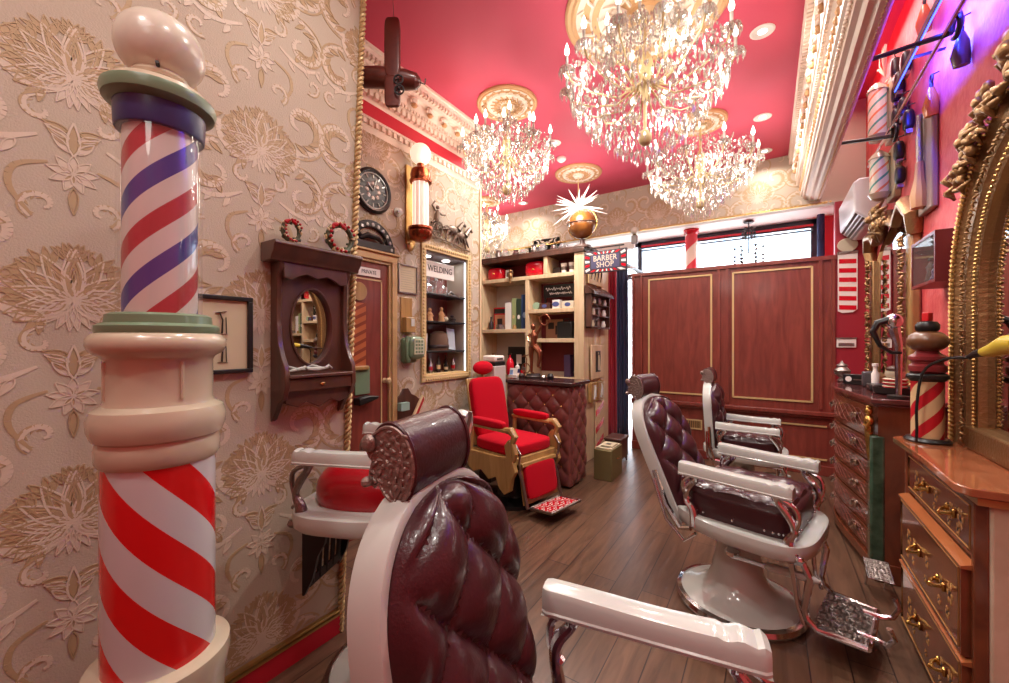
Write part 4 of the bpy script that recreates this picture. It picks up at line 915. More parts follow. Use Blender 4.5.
# wooden rack with a striped board, below
t = bw('striped_wooden_rack', 'arched brown wooden wall rack with a red and white striped board', 'rack', 2.2, .70); t.scale = (1.2, 1, 1)
mb = MB(); mb.prism([(-.12, 0), (.12, 0), (.12, .2), (.09, .23), (.05, .25), (.02, .3), (-.02, .3), (-.05, .25), (-.09, .23), (-.12, .2)], -.015, 0, 'xz'); mb.box(-.12, .12, -.09, -.015, 0, .03); mb.build('back_board', M_walnut, t, bevel=.003)
mb = MB(); mb.prism([(-.02, .02), (.04, .02), (.12, .22), (.1, .24)], -.075, -.06, 'xz'); mb.prism([(.0, .02), (.022, .02), (.115, .2), (.108, .225)], -.077, -.075, 'xz', 1); mb.build('striped_board', [mat('cream_board', S(226, 200, 160), .5), M_redleather], t)
MB().box(-.09, -.02, -.08, -.04, .14, .2).build('pale_packet', mat('pale_teal', S(150, 180, 170), .5), t)

# niche frame, shelves and contents
NC = (NY0 + NY1) / 2; NW = (NY1 - NY0) / 2; NH = NZ1 - NZ0
t = bw('lit_display_niche', 'pale carved niche frame with lit shelves of bottles', 'display niche', NC, NZ0)
mb = MB(); fw = .05
for (a, b, c, d_) in ((-NW - fw, -NW, -fw, NH + fw), (NW, NW + fw, -fw, NH + fw), (-NW, NW, -fw, 0), (-NW, NW, NH, NH + fw)): mb.box(a, b, -.02, 0, c, d_)
for s in (-1, 1):
    for k in range(38): mb.ell((s * (NW + fw * .6), -.022, .0 + k * NH / 37), (.012, .008, .011), 6)
for z in (-fw * .6, NH + fw * .6):
    for k in range(20): mb.ell((-NW + 2 * NW * k / 19, -.022, z), (.011, .008, .012), 6)
mb.build('frame', M_goldp, t, bevel=.003)
for z in (.2, .46, .7): MB().box(-NW, NW, .01, .23, z - .008, z + .008).build('shelf', M_black, t, bevel=.002)
MB().box(-NW, NW, .0, .235, -.0, .012).build('sill', M_goldp, t)
MB().box(-NW, NW, .0, .235, NH - .02, NH).build('top_board', mat('grey_board', S(120, 112, 112), .5), t)
for x in (-.15, .1): MB().lathe([(.035, 0), (.035, .004), (.0, .006)], 20, c=(x, .1, NH - .026)).build('downlight', M_led, t)
for s in (-1, 1): MB().box(s * NW - .006 if s > 0 else -NW, NW if s > 0 else -NW + .006, .01, .02, .0, NH - .02).build('light_strip', mat('cool_led_edge', (1, 1, 1, 1), .4, emit=(.75, .85, 1, 1), es=2.5), t)
t = bw('welding_sign', 'white sign lettered WELDING on the top niche shelf', 'sign', NC - .02, NZ0 + .865)
MB().box(-.19, .19, .06, .075, -.01, .13).build('board', M_white, t, bevel=.003); text('WELDING', .078, M_black, t, (0, .0595, .065), sx=.9)
tmpl = {}
def nitem(kind, label, cat, x, z, y=.11, s=1, group=None):
    t = bw(kind, label, cat, NC + x, NZ0 + z); t.location.x = BW - y
    if group: t['group'] = group
    return t
for k, (x, kind) in enumerate(((-.2, 0), (-.12, 1), (-.02, 2), (.07, 3))):
    t = nitem('glass_decanter', ['small squat glass on the top niche shelf, at its left end', 'long-necked glass decanter on the top niche shelf', 'square stoppered glass decanter in the middle of the top niche shelf', 'tall narrow glass bottle right of the square decanter'][k], 'decanter', x, .709)
    if kind == 2: MB().box(-.04, .04, -.04, .04, 0, .13).lathe([(.018, .13), (.014, .17), (.024, .175), (.024, .21), (0, .22)], 12).build('bottle', M_bottle, t, bevel=.004)
    elif kind == 0: MB().lathe([(.02, 0), (.04, .02), (.045, .05), (.02, .07), (.02, .09)], 16).build('bottle', M_bottle, t)
    else: MB().lathe([(.03, 0), (.045, .02), (.045, .07), (.015, .1), (.012, .17 + .02 * kind), (.02, .18 + .02 * kind), (0, .21)], 16).build('bottle', M_bottle, t)
t = nitem('metal_trinket', 'low dark metal trinket at the right of the top niche shelf', 'trinket', .18, .709); mb = MB(); mb.box(-.05, .06, -.03, .03, 0, .02).tube([(-.04, 0, .02), (.0, 0, .05), (.05, 0, .03)], .01, 6); mb.build('body', M_oldchrome, t)
M_skinp = mat('painted_figurine', S(214, 160, 110), .5)
for k, (x, h) in enumerate(((-.2, .16), (-.1, .12), (.05, .14), (.2, .07))):
    t = nitem('figurine', ['tall pale figurine at the left of the second niche shelf', 'stout tan figurine on the second niche shelf', 'seated tan figurine in the middle of the second niche shelf', 'tiny dark figurine at the right of the second niche shelf'][k], 'figurine', x, .469)
    MB().lathe([(.03, 0), (.032, .01), (.025, h * .3), (.028, h * .55), (.012, h * .72)], 12).ell((0, 0, h * .84), (.018, .018, h * .16), 10).tube([(-.03, 0, h * .45), (0, -.01, h * .62), (.035, -.01, h * .4)], .008, 6).build('body', [M_skinp, M_skinp, M_skinp, M_dark][k], t)
    if k == 2: MB().ell((.05, -.01, .03), (.03, .02, .025), 10).build('lap_object', M_creamen, t)
for k, (x, h) in enumerate(((-.22, .17), (-.16, .15))):
    t = nitem('striped_tumbler', ['taller dark and white striped tumbler on the third niche shelf', 'shorter dark and white striped tumbler on the third niche shelf'][k], 'tumbler', x, .209)
    MB().lathe([(.022, 0), (.028, h), (.024, h), (.02, .01)], 14).build('body', stripes('tumbler_stripes', [S(230, 220, 214), S(50, 40, 46)], 6, 5.0), t)
t = nitem('brown_felt_hat', 'domed brown felt hat on the third niche shelf', 'hat', .01, .209, .11); MB().lathe([(.1, 0), (.102, .02), (.1, .1), (.085, .15), (.05, .172), (0, .178)], 24, sy=.85).build('crown', mat('brown_felt', S(98, 70, 54), .85), t); MB().lathe([(.103, .02), (.106, .025), (.106, .045), (.103, .05)], 24, sy=.85).build('band', M_dark, t)
t = nitem('tilted_white_card', 'pale blue-white card leaning at the right of the third niche shelf', 'card', .17, .209, .1); MB().cbox((0, 0, .105), (.11, .008, .2), (R(-10), R(6), 0)).build('card', mat('pale_card', S(200, 212, 222), .5), t)
for k in range(9):
    x = -.22 + k * .05; h = .1 + .05 * ((k * 5) % 3) / 2
    t = nitem('dark_bottle', 'small dark bottle crowded on the bottom niche shelf', 'bottle', x, .013, .08 + .05 * (k % 2), group='dark bottles on the bottom niche shelf')
    MB().lathe([(.018, 0), (.02, .01), (.02, h * .6), (.008, h * .75), (.008, h)], 12).build('glass', [M_black, M_dark, M_oldchrome][k % 3], t); MB().lathe([(.0205, h * .2), (.0205, h * .45)], 12).build('bottle_label', [M_paperw, M_redleather, M_goldp][(k * 2) % 3], t)

# white machine cabinet and till between niche and red chair
t = thing('white_counter_unit', 'pale grey boxy unit behind the red velvet chair', 'cabinet', (-2.29, 3.3, 0), LWr)
MB().box(-.16, .04, -.1, .06, .74, 1.13).build('body', mat('pale_grey_board', S(196, 186, 180), .5), t, bevel=.005); MB().box(-.15, .03, -.05, .09, 0, .66).build('base', M_walnut, t, bevel=.005); MB().box(-.17, .05, -.1, .09, .66, .74).build('ledge', M_dark, t, bevel=.006)
t = thing('receipt_printer', 'white and black receipt printer on the pale unit', 'printer', (-2.275, 3.25, 1.131), LWr)
MB().box(-.09, .09, -.08, .08, 0, .04).build('base', M_black, t, bevel=.006); MB().box(-.085, .085, -.075, .075, .04, .1).build('housing', M_white, t, bevel=.015, seg=3); MB().box(-.05, .05, -.078, -.074, .06, .075).build('slot', M_black, t)
# ------------------------------------------------------------------ open shelf unit facing the room
SX0, SX1, SY = -3.3, -1.70, 4.2
t = thing('display_shelf_unit', 'tall pale oak open shelf unit crowded with boxes and ornaments', 'shelf unit', (0, SY, 0))
M_backr = mat('dark_red_backing', S(112, 28, 36), .6)
MB().box(SX0, SX1, .33, .35, 0, 2.4).build('back_panel', [mat('pale_backing', S(214, 200, 186), .6)], t)
MB().box(SX0, SX1, .32, .33, 2.16, 2.4).box(-2.42, -1.84, .32, .33, 1.0, 2.1).build('red_backing', M_backr, t)
for (a, b) in ((SX0, -3.12), (-1.83, -1.715)): MB().box(a, b, 0, .5, 0, 2.42).build('stile', M_beige, t, bevel=.004)
MB().box(-2.47, -2.42, 0, .33, .9, 2.13).build('divider', M_beige, t, bevel=.003); MB().box(-2.22, -2.17, 0, .33, 2.17, 2.38).build('divider', M_beige, t, bevel=.003)
for (a, b, z) in ((-3.12, -1.83, 2.12), (-3.12, -2.47, 1.48), (-2.42, -1.83, 1.71), (-2.42, -1.83, 1.36)): MB().box(a, b, -.005, .33, z, z + .045).build('shelf', M_beige, t, bevel=.003)
MB().box(-3.12, -1.83, -.02, .33, .9, .95).build('worktop', M_beige, t, bevel=.003)
MB().box(-3.12, -1.83, .02, .06, .0, .9).build('lower_panel', M_beige, t)
MB().box(SX0 - .02, SX1 + .0, -.02, .52, 2.375, 2.42).box(SX0 - .04, SX1 + .03, -.02, .7, 2.42, 2.445).build('top_board', M_walnut, t, bevel=.004)
MB().box(-1.76, -1.70, .5, .78, 0, 2.42).build('end_panel', M_beige, t, bevel=.004)
def si(name, label, cat, x, z, y=.12, group=None, rz=0): return thing(name, label, cat, (x, SY + y, z), rz, group)
M_redg = mat('glossy_red', S(206, 16, 40), .2, coat=.5)
for k, (x, s_) in enumerate(((-2.98, 1.15), (-2.39, 1.3))):
    t = si('red_hat_box', ['rounded glossy red box at the left of the top shelf row', 'larger rounded glossy red box before the upper divider'][k], 'box', x, 2.166, .15); MB().ell((0, 0, .075 * s_), (.11 * s_, .1, .075 * s_), 24, e=.6).build('shell', M_redg, t); MB().tube([(-.02, -.095, .08), (.0, -.11, .09), (.02, -.095, .08)], .004, 6).build('clasp', M_brass, t)
t = si('white_box', 'small white box with grey print on the top shelf row', 'box', -2.78, 2.166, .12); MB().box(-.035, .035, -.03, .03, 0, .12).box(-.02, .02, -.031, -.03, .03, .09, 1).build('carton', [M_white, M_oldchrome], t)
t = si('white_card_box', 'slim white box wedged beside the larger red box', 'box', -2.235, 2.166, .08); MB().box(-.012, .012, -.03, .03, 0, .13).build('carton', M_white, t)
t = si('hanging_ornament', 'small brown and gold figure hanging at the edge of the top shelf row', 'ornament', -2.66, 2.12, -.02); mb = MB(); mb.ell((0, -.02, .06), (.03, .025, .045), 10).ell((0, -.02, .12), (.022, .02, .022), 10).tube([(-.03, -.02, .09), (0, -.03, .07), (.04, -.02, .1)], .01, 6).tube([(0, -.02, .03), (.0, -.03, -.03)], [.018, .01], 6); mb.build('body', M_goldd, t)
for k, x in enumerate((-2.0, -1.9)):
    t = si('white_cup', ['white paper cup nearer the upper divider', 'white paper cup at the far right of the top row'][k], 'cup', x, 2.166, .1); MB().lathe([(.028, 0), (.038, .12), (.034, .12), (.026, .008)], 16).build('cup', M_white, t); MB().lathe([(.0325, .04), (.0355, .08)], 16).build('printed_band', M_oldchrome, t)
t = si('dark_gift_box', 'low dark box left of the white cups', 'box', -2.1, 2.166, .14); MB().box(-.05, .05, -.04, .04, 0, .07).box(-.045, .045, -.035, .035, .07, .085).build('box', M_dark, t, bevel=.003)
# middle left compartment
t = si('photo_collage_frame', 'red and black lettered frame at the left of the middle compartment', 'frame', -2.98, 1.526, .24); MB().box(-.12, .12, -.01, .01, 0, .3).build('frame', M_redg, t); MB().box(-.1, .1, -.012, -.01, .02, .2).box(-.06, .02, -.013, -.012, .05, .15, 1).build('photo', [mat('skin_pink', S(216, 150, 120), .6), M_dark], t); MB().box(-.11, .11, -.0125, -.01, .22, .28).build('title_strip', M_black, t)
t = si('dark_bottle_figure', 'short dark bottle in front of the red lettered frame', 'bottle', -3.05, 1.526, .1); MB().lathe([(.03, 0), (.032, .08), (.012, .12), (.012, .16), (.016, .17)], 14).build('body', M_dark, t)
t = si('silver_tray_stack', 'low stack of silver tins before the red lettered frame', 'tin', -2.88, 1.526, .06); MB().lathe([(.06, 0), (.06, .03), (.055, .035), (.055, .06), (0, .062)], 20).build('tin', M_oldchrome, t)
for k, (x, w_, h, m_, lb) in enumerate(((-2.77, .09, .34, M_white, 'tall white bottle carton in the middle compartment'), (-2.685, .06, .39, mat('sage_box', S(150, 160, 110), .5), 'narrow green-gold carton beside the white one'), (-2.61, .07, .38, mat('dark_green_box', S(54, 66, 52), .4), 'dark green whisky carton with white oval'), (-2.525, .095, .43, mat('navy_box', S(44, 62, 100), .4), 'tallest navy blue whisky carton at the right of the compartment'))):
    t = si('whisky_carton', lb, 'carton', x, 1.526, .12, 'whisky cartons in the middle compartment'); MB().box(-w_ / 2, w_ / 2, -.045, .045, 0, h).build('carton', m_, t, bevel=.002)
    if k: MB().prism(circ(w_ * .28, 16, (0, h * .4), 1, 1.4), -.047, -.045, 'xz').build('emblem', [M_goldp, M_goldp, M_white, mat('pale_blue_print', S(150, 170, 200), .5)][k], t)
t = si('small_gold_jar', 'tiny tan jar standing before the cartons', 'jar', -2.645, 1.526, .03); MB().lathe([(.022, 0), (.024, .03), (.018, .045), (.02, .05), (0, .055)], 14).build('jar', M_oak, t)
# right compartments
t = si('script_sign', 'black sign with white script lettering in the upper right compartment', 'sign', -2.08, 1.9, .12); MB().box(-.2, .2, 0, .015, 0, .15).build('board', M_black, t); mb = MB()
for (x0, x1, z, am, fq) in ((-.17, .15, .1, .022, 60), (-.12, .17, .045, .016, 75)):
    mb.tube([(x0 + (x1 - x0) * i / 70, -.002, z + am * math.sin(i * fq / 70) * (.6 + .4 * math.sin(i * .31))) for i in range(71)], .0035, 4)
mb.build('script_lettering', M_white, t); MB().box(-.19, -.17, .0, .015, -.144, .0).box(.17, .19, .0, .015, -.144, .0).build('stand', M_black, t)
t = si('round_green_tin', 'round pale green tin lying on its side', 'tin', -2.35, 1.757, .05); o_ = MB().lathe([(.045, 0), (.045, .03), (0, .032)], 20).build('tin', mat('mint_tin', S(150, 176, 150), .4), t); o_.rotation_euler = (R(90), 0, 0); o_.location = (0, .03, .045)
for k, (x, w_, h, m_, lb) in enumerate(((-2.22, .14, .07, M_walnut, 'low brown wooden box on the shelf under the script sign'), (-2.07, .09, .1, M_white, 'white booklet box under the script sign'), (-1.92, .15, .08, mat('cream_tin', S(216, 204, 180), .4), 'cream oval-printed tin at the right under the script sign'))):
    t = si('small_box', lb, 'box', x, 1.757, .06); MB().box(-w_ / 2, w_ / 2, -.04, .04, 0, h).build('body', m_, t, bevel=.004); MB().prism(circ(h * .3, 16, (0, h * .5), 1.5, 1), -.042, -.04, 'xz').build('emblem', mat('blue_print', S(80, 90, 140), .5), t)
t = si('sepia_photo', 'two sepia photographs propped in the third right compartment', 'photograph', -2.2, 1.406, .28); MB().box(-.13, .1, -.004, 0, 0, .24).box(-.1, -.02, -.005, -.004, .12, .2, 1).box(0, .07, -.005, -.004, .05, .16, 1).build('print', [mat('tan_print', S(170, 124, 96), .6), M_dark], t)
t = si('dark_leather_case', 'black leather case in the third right compartment', 'case', -1.98, 1.406, .12); MB().box(-.1, .1, -.06, .06, 0, .2).build('body', M_black, t, bevel=.02, seg=3); MB().tube([(-.04, 0, .2), (-.03, 0, .23), (.03, 0, .23), (.04, 0, .2)], .007, 6).build('handle', M_black, t)
t = si('purple_book', 'dark purple upright book at the back of the lower right compartment', 'book', -1.98, .951, .2); MB().box(-.04, .04, -.06, .06, 0, .26).box(-.035, .035, -.058, .058, .003, .257).build('cover', mat('purple_cover', S(80, 60, 100), .5), t)
t = si('green_plant', 'small green leafy plant at the right of the lower compartment', 'plant', -1.88, .951, .2)
mb = MB()
for k in range(22): a = k * 2.4; mb.tube([(0, 0, .06), (.02 * math.cos(a), .02 * math.sin(a), .12 + .004 * k), (.045 * math.cos(a), .045 * math.sin(a), .14 + .008 * k)], [.003, .008, .001], 4, flat=.3)
mb.build('foliage', mat('leaf_green', S(110, 130, 80), .5), t); MB().lathe([(.03, 0), (.04, .07), (.036, .07), (.03, .05)], 16).build('pot', M_enamel, t)
# lower left compartment / worktop
t = si('dark_picture', 'dark framed picture standing at the back of the lower left compartment', 'picture', -2.74, 1.0, .28); MB().box(-.16, .14, 0, .015, -.049, .3).build('frame', M_dark, t); MB().box(-.13, .11, -.002, 0, -.02, .27).box(-.03, .05, -.004, -.002, .08, .2, 1).build('print', [M_iron, M_white], t)
t = si('amber_bottle', 'amber glass bottle at the left of the worktop', 'bottle', -3.02, .951, .1); MB().lathe([(.035, 0), (.045, .02), (.045, .12), (.012, .18), (.012, .25), (.018, .26)], 16).build('glass', mat('amber', S(190, 90, 30), .15, coat=.5), t)
t = si('orange_bottle', 'shorter orange bottle beside the amber one', 'bottle', -2.93, .951, .04); MB().lathe([(.035, 0), (.035, .11), (.015, .14), (.015, .17)], 16).build('glass', mat('orange_glass', S(206, 120, 60), .2), t)
t = si('red_extinguisher', 'bright red bottle-shaped canister on the counter behind the red chair', 'canister', -2.69, .951, -.0); MB().lathe([(.04, 0), (.05, .02), (.05, .15), (.03, .2), (.012, .22), (.012, .25)], 20).build('body', M_redg, t); MB().box(-.03, .02, -.008, .008, .25, .27).build('nozzle', M_dark, t)
for k, (x, h, m_, lb) in enumerate(((-2.6, .16, M_white, 'white spray bottle right of the red canister'), (-2.54, .13, M_oldchrome, 'silver canister among the counter bottles'), (-2.505, .2, M_redg, 'slim red aerosol beside the centre divider'))):
    t = si('grooming_bottle', lb, 'bottle', x, .951, .03 + .03 * k, 'bottles on the worktop'); MB().lathe([(.026, 0), (.028, h * .7), (.01, h * .8), (.01, h), (0, h)], 14).build('bottle', m_, t); MB().lathe([(.0285, h * .2), (.0285, h * .5)], 14).build('bottle_label', [M_navy, M_redg, M_white][k], t)
# bronze statuette on the counter
t = thing('bronze_statuette', 'bronze statuette of a running figure holding a hoop overhead', 'statuette', (-2.03, 3.62, .991), R(0))
MB().lathe([(.09, 0), (.09, .02), (.075, .03), (.07, .045)], 24).build('plinth', M_dark, t)
mb = MB(); mb.tube([(0, 0, .33), (.005, 0, .39), (.01, 0, .44), (.0, 0, .48), (.0, 0, .5)], [.036, .03, .042, .022, .016], 12); mb.ell((-.005, 0, .53), (.026, .028, .034), 12)
mb.tube([(.02, 0, .33), (.08, -.01, .27), (.075, -.01, .19), (.06, -.01, .12), (.09, -.015, .11)], [.034, .028, .02, .013, .009], 10)
mb.tube([(-.02, 0, .33), (-.035, .01, .24), (-.03, .01, .2), (-.03, .01, .06), (.0, 0, .052)], [.034, .026, .02, .014, .009], 10)
mb.tube([(.035, 0, .455), (.07, 0, .5), (.1, 0, .56)], [.018, .014, .01], 8); mb.tube([(-.03, 0, .455), (-.06, -.02, .42), (-.03, -.05, .38)], [.018, .013, .009], 8)
mb.build('figure', M_skin, t); MB().tube([(.13 + .055 * math.cos(a), 0, .6 + .055 * math.sin(a)) for a in [2 * PI * k / 24 for k in range(24)]], .008, 6, closed=True).build('hoop', M_skin, t)
mb = MB(); mb.tube([(-.08 + .05 * math.cos(a), -.02, .1 + .05 * math.sin(a)) for a in [2 * PI * k / 20 for k in range(20)]], .006, 6, closed=True).tube([(-.08, -.02, .05), (-.07, -.02, .2), (-.1, -.02, .24)], .006, 6).tube([(-.13, -.02, .22), (-.05, -.02, .24)], .006, 6); mb.build('wheel', M_skin, t)
t = thing('card_holder', 'white card holder with two cards at the left corner of the tufted counter', 'card holder', (-2.2, 3.5, .991), 0); MB().cbox((0, 0, .055), (.09, .006, .1), (R(-12), 0, 0)).cbox((.0, -.012, .02), (.1, .02, .03)).build('stand', M_white, t); MB().cbox((-.02, -.009, .06), (.035, .003, .05), (R(-12), 0, 0)).build('card', mat('sky_card', S(120, 150, 190), .5), t)
for k, (x, h) in enumerate(((-2.13, .05), (-1.88, .04), (-1.8, .06))):
    t = thing('counter_trinket', ['little dark tin on the counter left of the statuette', 'low silver dish right of the statuette', 'small dark pot at the right corner of the counter'][k], 'trinket', (x, 3.55, .991)); MB().lathe([(.03, 0), (.034, h * .6), (.02, h), (0, h)], 14).build('body', [M_dark, M_oldchrome, M_black][k], t)
# row along the top of the shelf unit
labs = ['small pale cup at the far left on top of the shelf unit', 'tin mug second from the left on top of the shelf unit', 'low glass bowl on top of the shelf unit', 'squat silver sugar bowl on top of the shelf unit', 'stemmed glass on top of the shelf unit', 'fluted silver pot near the middle of the unit top', 'clear glass jug on top of the shelf unit', 'small silver teapot on top of the shelf unit', 'covered silver dish next to the globe']
for k in range(9):
    x = -3.1 + k * .135; h = .07 + .045 * ((k * 7) % 4) / 3
    t = thing('silver_pot', labs[k], 'pot', (x, SY + .1 + .04 * (k % 2), 2.451), 0, 'silver and glass pots along the top of the shelf unit')
    MB().lathe([(.025, 0), (.035, .01), (.045, h * .5), (.03, h * .85), (.036, h)], 14).build('bowl', [M_bottle, M_oldchrome][k % 2], t); MB().tube([(.04, 0, h * .75), (.065, 0, h * .65), (.06, 0, h * .35), (.04, 0, h * .3)], .005, 6).build('handle', M_oldchrome, t)
# globe
t = thing('terrestrial_globe', 'brown antique globe on a wooden stand at the right end of the shelf unit', 'globe', (-1.79, SY + .14, 2.451))
MB().ell((0, 0, .27), .165, 40).build('sphere', wood('old_globe', S(104, 58, 26), S(160, 100, 46), .2, .6, (1, 1, 1), 8, 2.4), t)
MB().tube([(.176 * math.cos(a), 0, .27 + .176 * math.sin(a)) for a in [2 * PI * k / 40 for k in range(40)]], .006, 6, closed=True).build('meridian_ring', M_brass, t); MB().tube([(.172 * math.cos(a), .172 * math.sin(a), .27) for a in [2 * PI * k / 40 for k in range(40)]], .005, 6, closed=True).build('horizon_ring', M_walnut, t)
MB().lathe([(.1, 0), (.1, .02), (.05, .03), (.03, .06), (.03, .1)], 24).build('stand', M_walnut, t)
# hanging BARBER SHOP sign
t = thing('barber_shop_sign', 'hanging BARBER SHOP sign with red and white rays', 'sign', (-1.45, 4.14, 2.11), 0)
mb = MB(); mb.box(-.235, .235, 0, .02, 0, .235); mb.build('board', mat('dark_sign_ground', S(58, 48, 58), .5), t, bevel=.003)
mb = MB()
for k in range(28):
    a = 2 * PI * (k + .5) / 28; a2 = a + 2 * PI / 28 * .55
    def ex(q, f): dx, dz = math.cos(q), math.sin(q); s_ = min(.222 / max(abs(dx), 1e-6), .105 / max(abs(dz), 1e-6)) * f; return (dx * s_, .1175 + dz * s_)
    mb.prism([ex(a, .78), ex(a2, .78), ex(a2, 1), ex(a, 1)], -.002, 0, 'xz', k % 2)
mb.build('rays', [M_redg, M_white], t); MB().box(-.155, .155, -.004, -.002, .045, .19).build('name_panel', mat('slate_blue_panel', S(74, 72, 104), .5), t)
text('BARBER', .085, mat('cream_letters', S(232, 216, 190), .5), t, (0, -.0045, .15), sx=.88); text('SHOP', .085, mat('cream_letters', S(232, 216, 190), .5), t, (0, -.0045, .082), sx=.9)
MB().tube([(-.25, .01, .27), (.2, .01, .27)], .008, 6).tube([(-.15, .01, .27), (-.15, .01, .23)], .003, 5).tube([(.15, .01, .27), (.15, .01, .23)], .003, 5).build('hanging_rod', M_iron, t)
# things on the end of the shelf unit (facing +x)
def se(name, label, cat, y, z, group=None): return thing(name, label, cat, (-1.698, y, z), LWr, group)
t = se('roofed_wall_cabinet', 'small brown wall cabinet with shingled roof and pigeonholes', 'wall cabinet', 4.52, 1.52); t.scale = (.9, .7, 1)
MB().box(-.34, -.32, -.1, 0, 0, .4).box(.32, .34, -.1, 0, 0, .4).box(-.34, .34, -.1, 0, 0, .02).box(-.32, .32, -.012, 0, .02, .4).build('case', M_walnut, t, bevel=.003)
for z in (.14, .27): MB().box(-.32, .32, -.09, -.012, z, z + .012).build('shelf', M_walnut, t)
mb = MB(); mb.prism([(0, .48), (-.15, .4), (-.15, .385), (0, .385)], -.37, .37, 'yz')
for i in range(12): mb.prism([(-.01, .487), (-.155, .408), (-.165, .375), (-.155, .372)], -.37 + i * .0617, -.318 + i * .0617, 'yz')
mb.build('roof', M_walnut, t)
for k in range(9):
    tt = se('shaving_jar', 'small pale jar in a pigeonhole of the roofed cabinet', 'jar', 4.52 - .2 + (k % 3) * .18 + .02 * (k // 3), 1.541 if k < 3 else (1.673 if k < 6 else 1.803), 'jars in the roofed wall cabinet'); tt.location.x = -1.662
    MB().lathe([(.025, 0), (.03, .03), (.02, .055), (.022, .07), (0, .075)], 12).build('jar', [M_creamen, M_oldchrome, M_white][k % 3], tt)
t = se('silhouette_picture', 'pale frame with a tall black silhouette below the roofed cabinet', 'picture', 4.55, .93); MB().box(-.2, .2, -.02, 0, 0, .4).build('frame', M_beige, t, bevel=.01); MB().box(-.08, .08, -.022, -.02, .08, .33).build('mount', M_black, t)
mb = MB(); mb.tube([(0, -.024, .1), (0, -.024, .22), (0, -.024, .28)], [.03, .02, .012], 8, flat=.2).ell((0, -.024, .3), (.015, .003, .015), 8); mb.build('figure_cutout', M_paperw, t)
t = se('motif_panel', 'narrow pale panel with dark scrolls above the roofed cabinet', 'panel', 4.5, 2.03); MB().box(-.22, .22, -.015, 0, 0, .3).build('board', mat('tan_board', S(206, 170, 120), .5), t)
mb = MB()
for k in range(4): mb.tube([(-.16 + k * .1, -.018, .05), (-.13 + k * .1, -.018, .15), (-.17 + k * .1, -.018, .25)], [.004, .014, .004], 6, flat=.3)
mb.build('scrolls', M_dark, t)
for k, y in enumerate((4.38, 4.6)):
    t = se('small_tool_frame', ['pale frame with hung white tools, nearer of the two by the counter', 'pale frame with hung white tools, nearer the curtains'][k], 'frame', y, .68); MB().box(-.09, .09, -.04, 0, 0, .22).build('box', M_oak, t, bevel=.004)
    m2 = MB(); m2.tube([(-.02, -.045, .03), (0, -.045, .1), (.01, -.045, .19)], [.01, .016, .008], 8); m2.tube([(.04, -.045, .05), (.03, -.045, .17)], .008, 6); m2.build('hung_tool', M_enamel, t)
t = se('striped_corner_board', 'cream board with diagonal red stripes low on the shelf unit end', 'striped board', 4.62, .0); mb = MB(); mb.box(-.12, .14, -.012, 0, .06, .66)
for k in range(3): mb.prism([(-.12, .08 + k * .2), (.14, .18 + k * .2), (.14, .25 + k * .2), (-.12, .15 + k * .2)], -.014, -.012, 'xz', 1)
mb.build('board', [mat('cream_board', S(226, 200, 160), .5), M_redg], t)
# curtains in the doorway
def curtain(name, label, m_, x0, x1, y, z0, z1, n):
    t = thing(name, label, 'curtain', ((x0 + x1) / 2, y, z0)); w2 = (x1 - x0) / 2
    mb = MB(); mb.grid(lambda i, j: (-w2 + 2 * w2 * i * (1 - .05 * j), .022 * math.sin(i * n * 2 * PI) + .012 * math.sin(i * n * PI + j * 3), (z1 - z0) * j), n * 10, 8)
    o_ = mb.build('drape', m_, t, smooth=180); q = o_.modifiers.new('t', 'SOLIDIFY'); q.thickness = .006
    return t
curtain('red_curtain', 'deep red curtain hanging beside the shelf unit end', mat('red_curtain', S(164, 16, 44), .85, sheen=.3), -1.76, -1.61, 5.06, .03, 2.32, 3)
curtain('blue_curtain', 'dark blue curtain next to the bright doorway', mat('blue_curtain', S(44, 58, 92), .85, sheen=.3), -1.725, -1.535, 5.3, .1, 2.34, 4)
t = thing('curtain_rail', 'white rail over the doorway curtains', 'curtain rail', (-1.7, 5.18, 2.35)); MB().tube([(-.3, -.06, 0), (.26, .14, 0)], .012, 8).build('rod', M_white, t)
tag(MB().box(-.03, .03, 0, .9, 0, .03).build('head_rail_track', M_iron), 'dark track running back over the doorway', 'track').location = (-1.55, 5.2, 2.36)
t = thing('small_globe_lamp', 'small white globe lamp on a brown collar above the doorway', 'lamp', (-1.42, 5.19, 2.62)); MB().box(-.035, .035, -.06, 0, 0, .1).build('bracket', M_walnut, t, bevel=.004); MB().lathe([(.02, .1), (.028, .11), (.02, .12)], 16, c=(0, -.03, 0)).build('collar', M_brass, t); MB().ell((0, -.03, .165), .05, 20).build('globe', M_globe, t)
tag(MB().box(-.45, .4, -.04, .04, 0, .09).build('door_head_box', M_white, bevel=.01), 'white box section over the doorway beside the hanging sign', 'door head').location = (-1.85, 5.27, 2.58)
# ------------------------------------------------------------------ right wall
def rw(name, label, cat, y, z, group=None, dx=.002): return thing(name, label, cat, (RW - dx, y, z), RWr, group)
def flower(mb, x, y, z, r, mi=0, n=6):
    for k in range(n):
        a = 2 * PI * k / n; mb.ell((x + r * .6 * math.cos(a), y, z + r * .6 * math.sin(a)), (r * .45, r * .3, r * .3), 8, mi, rot=(0, -a, 0))
    mb.ell((x, y - r * .25, z), r * .32, 8, mi)
def acanthus(mb, pts, r, y, mi=0, seed=1):
    rnd = random.Random(seed)
    for (x, z) in pts:
        a = rnd.uniform(0, 6); mb.tube([(x - r * math.cos(a), y, z - r * math.sin(a)), (x - r * .3 * math.sin(a), y - r * .7, z + r * .3 * math.cos(a)), (x + r * .9 * math.cos(a + .5), y - r * .2, z + r * .9 * math.sin(a + .5))], [r * .15, r * .42, r * .12], 6, mi)
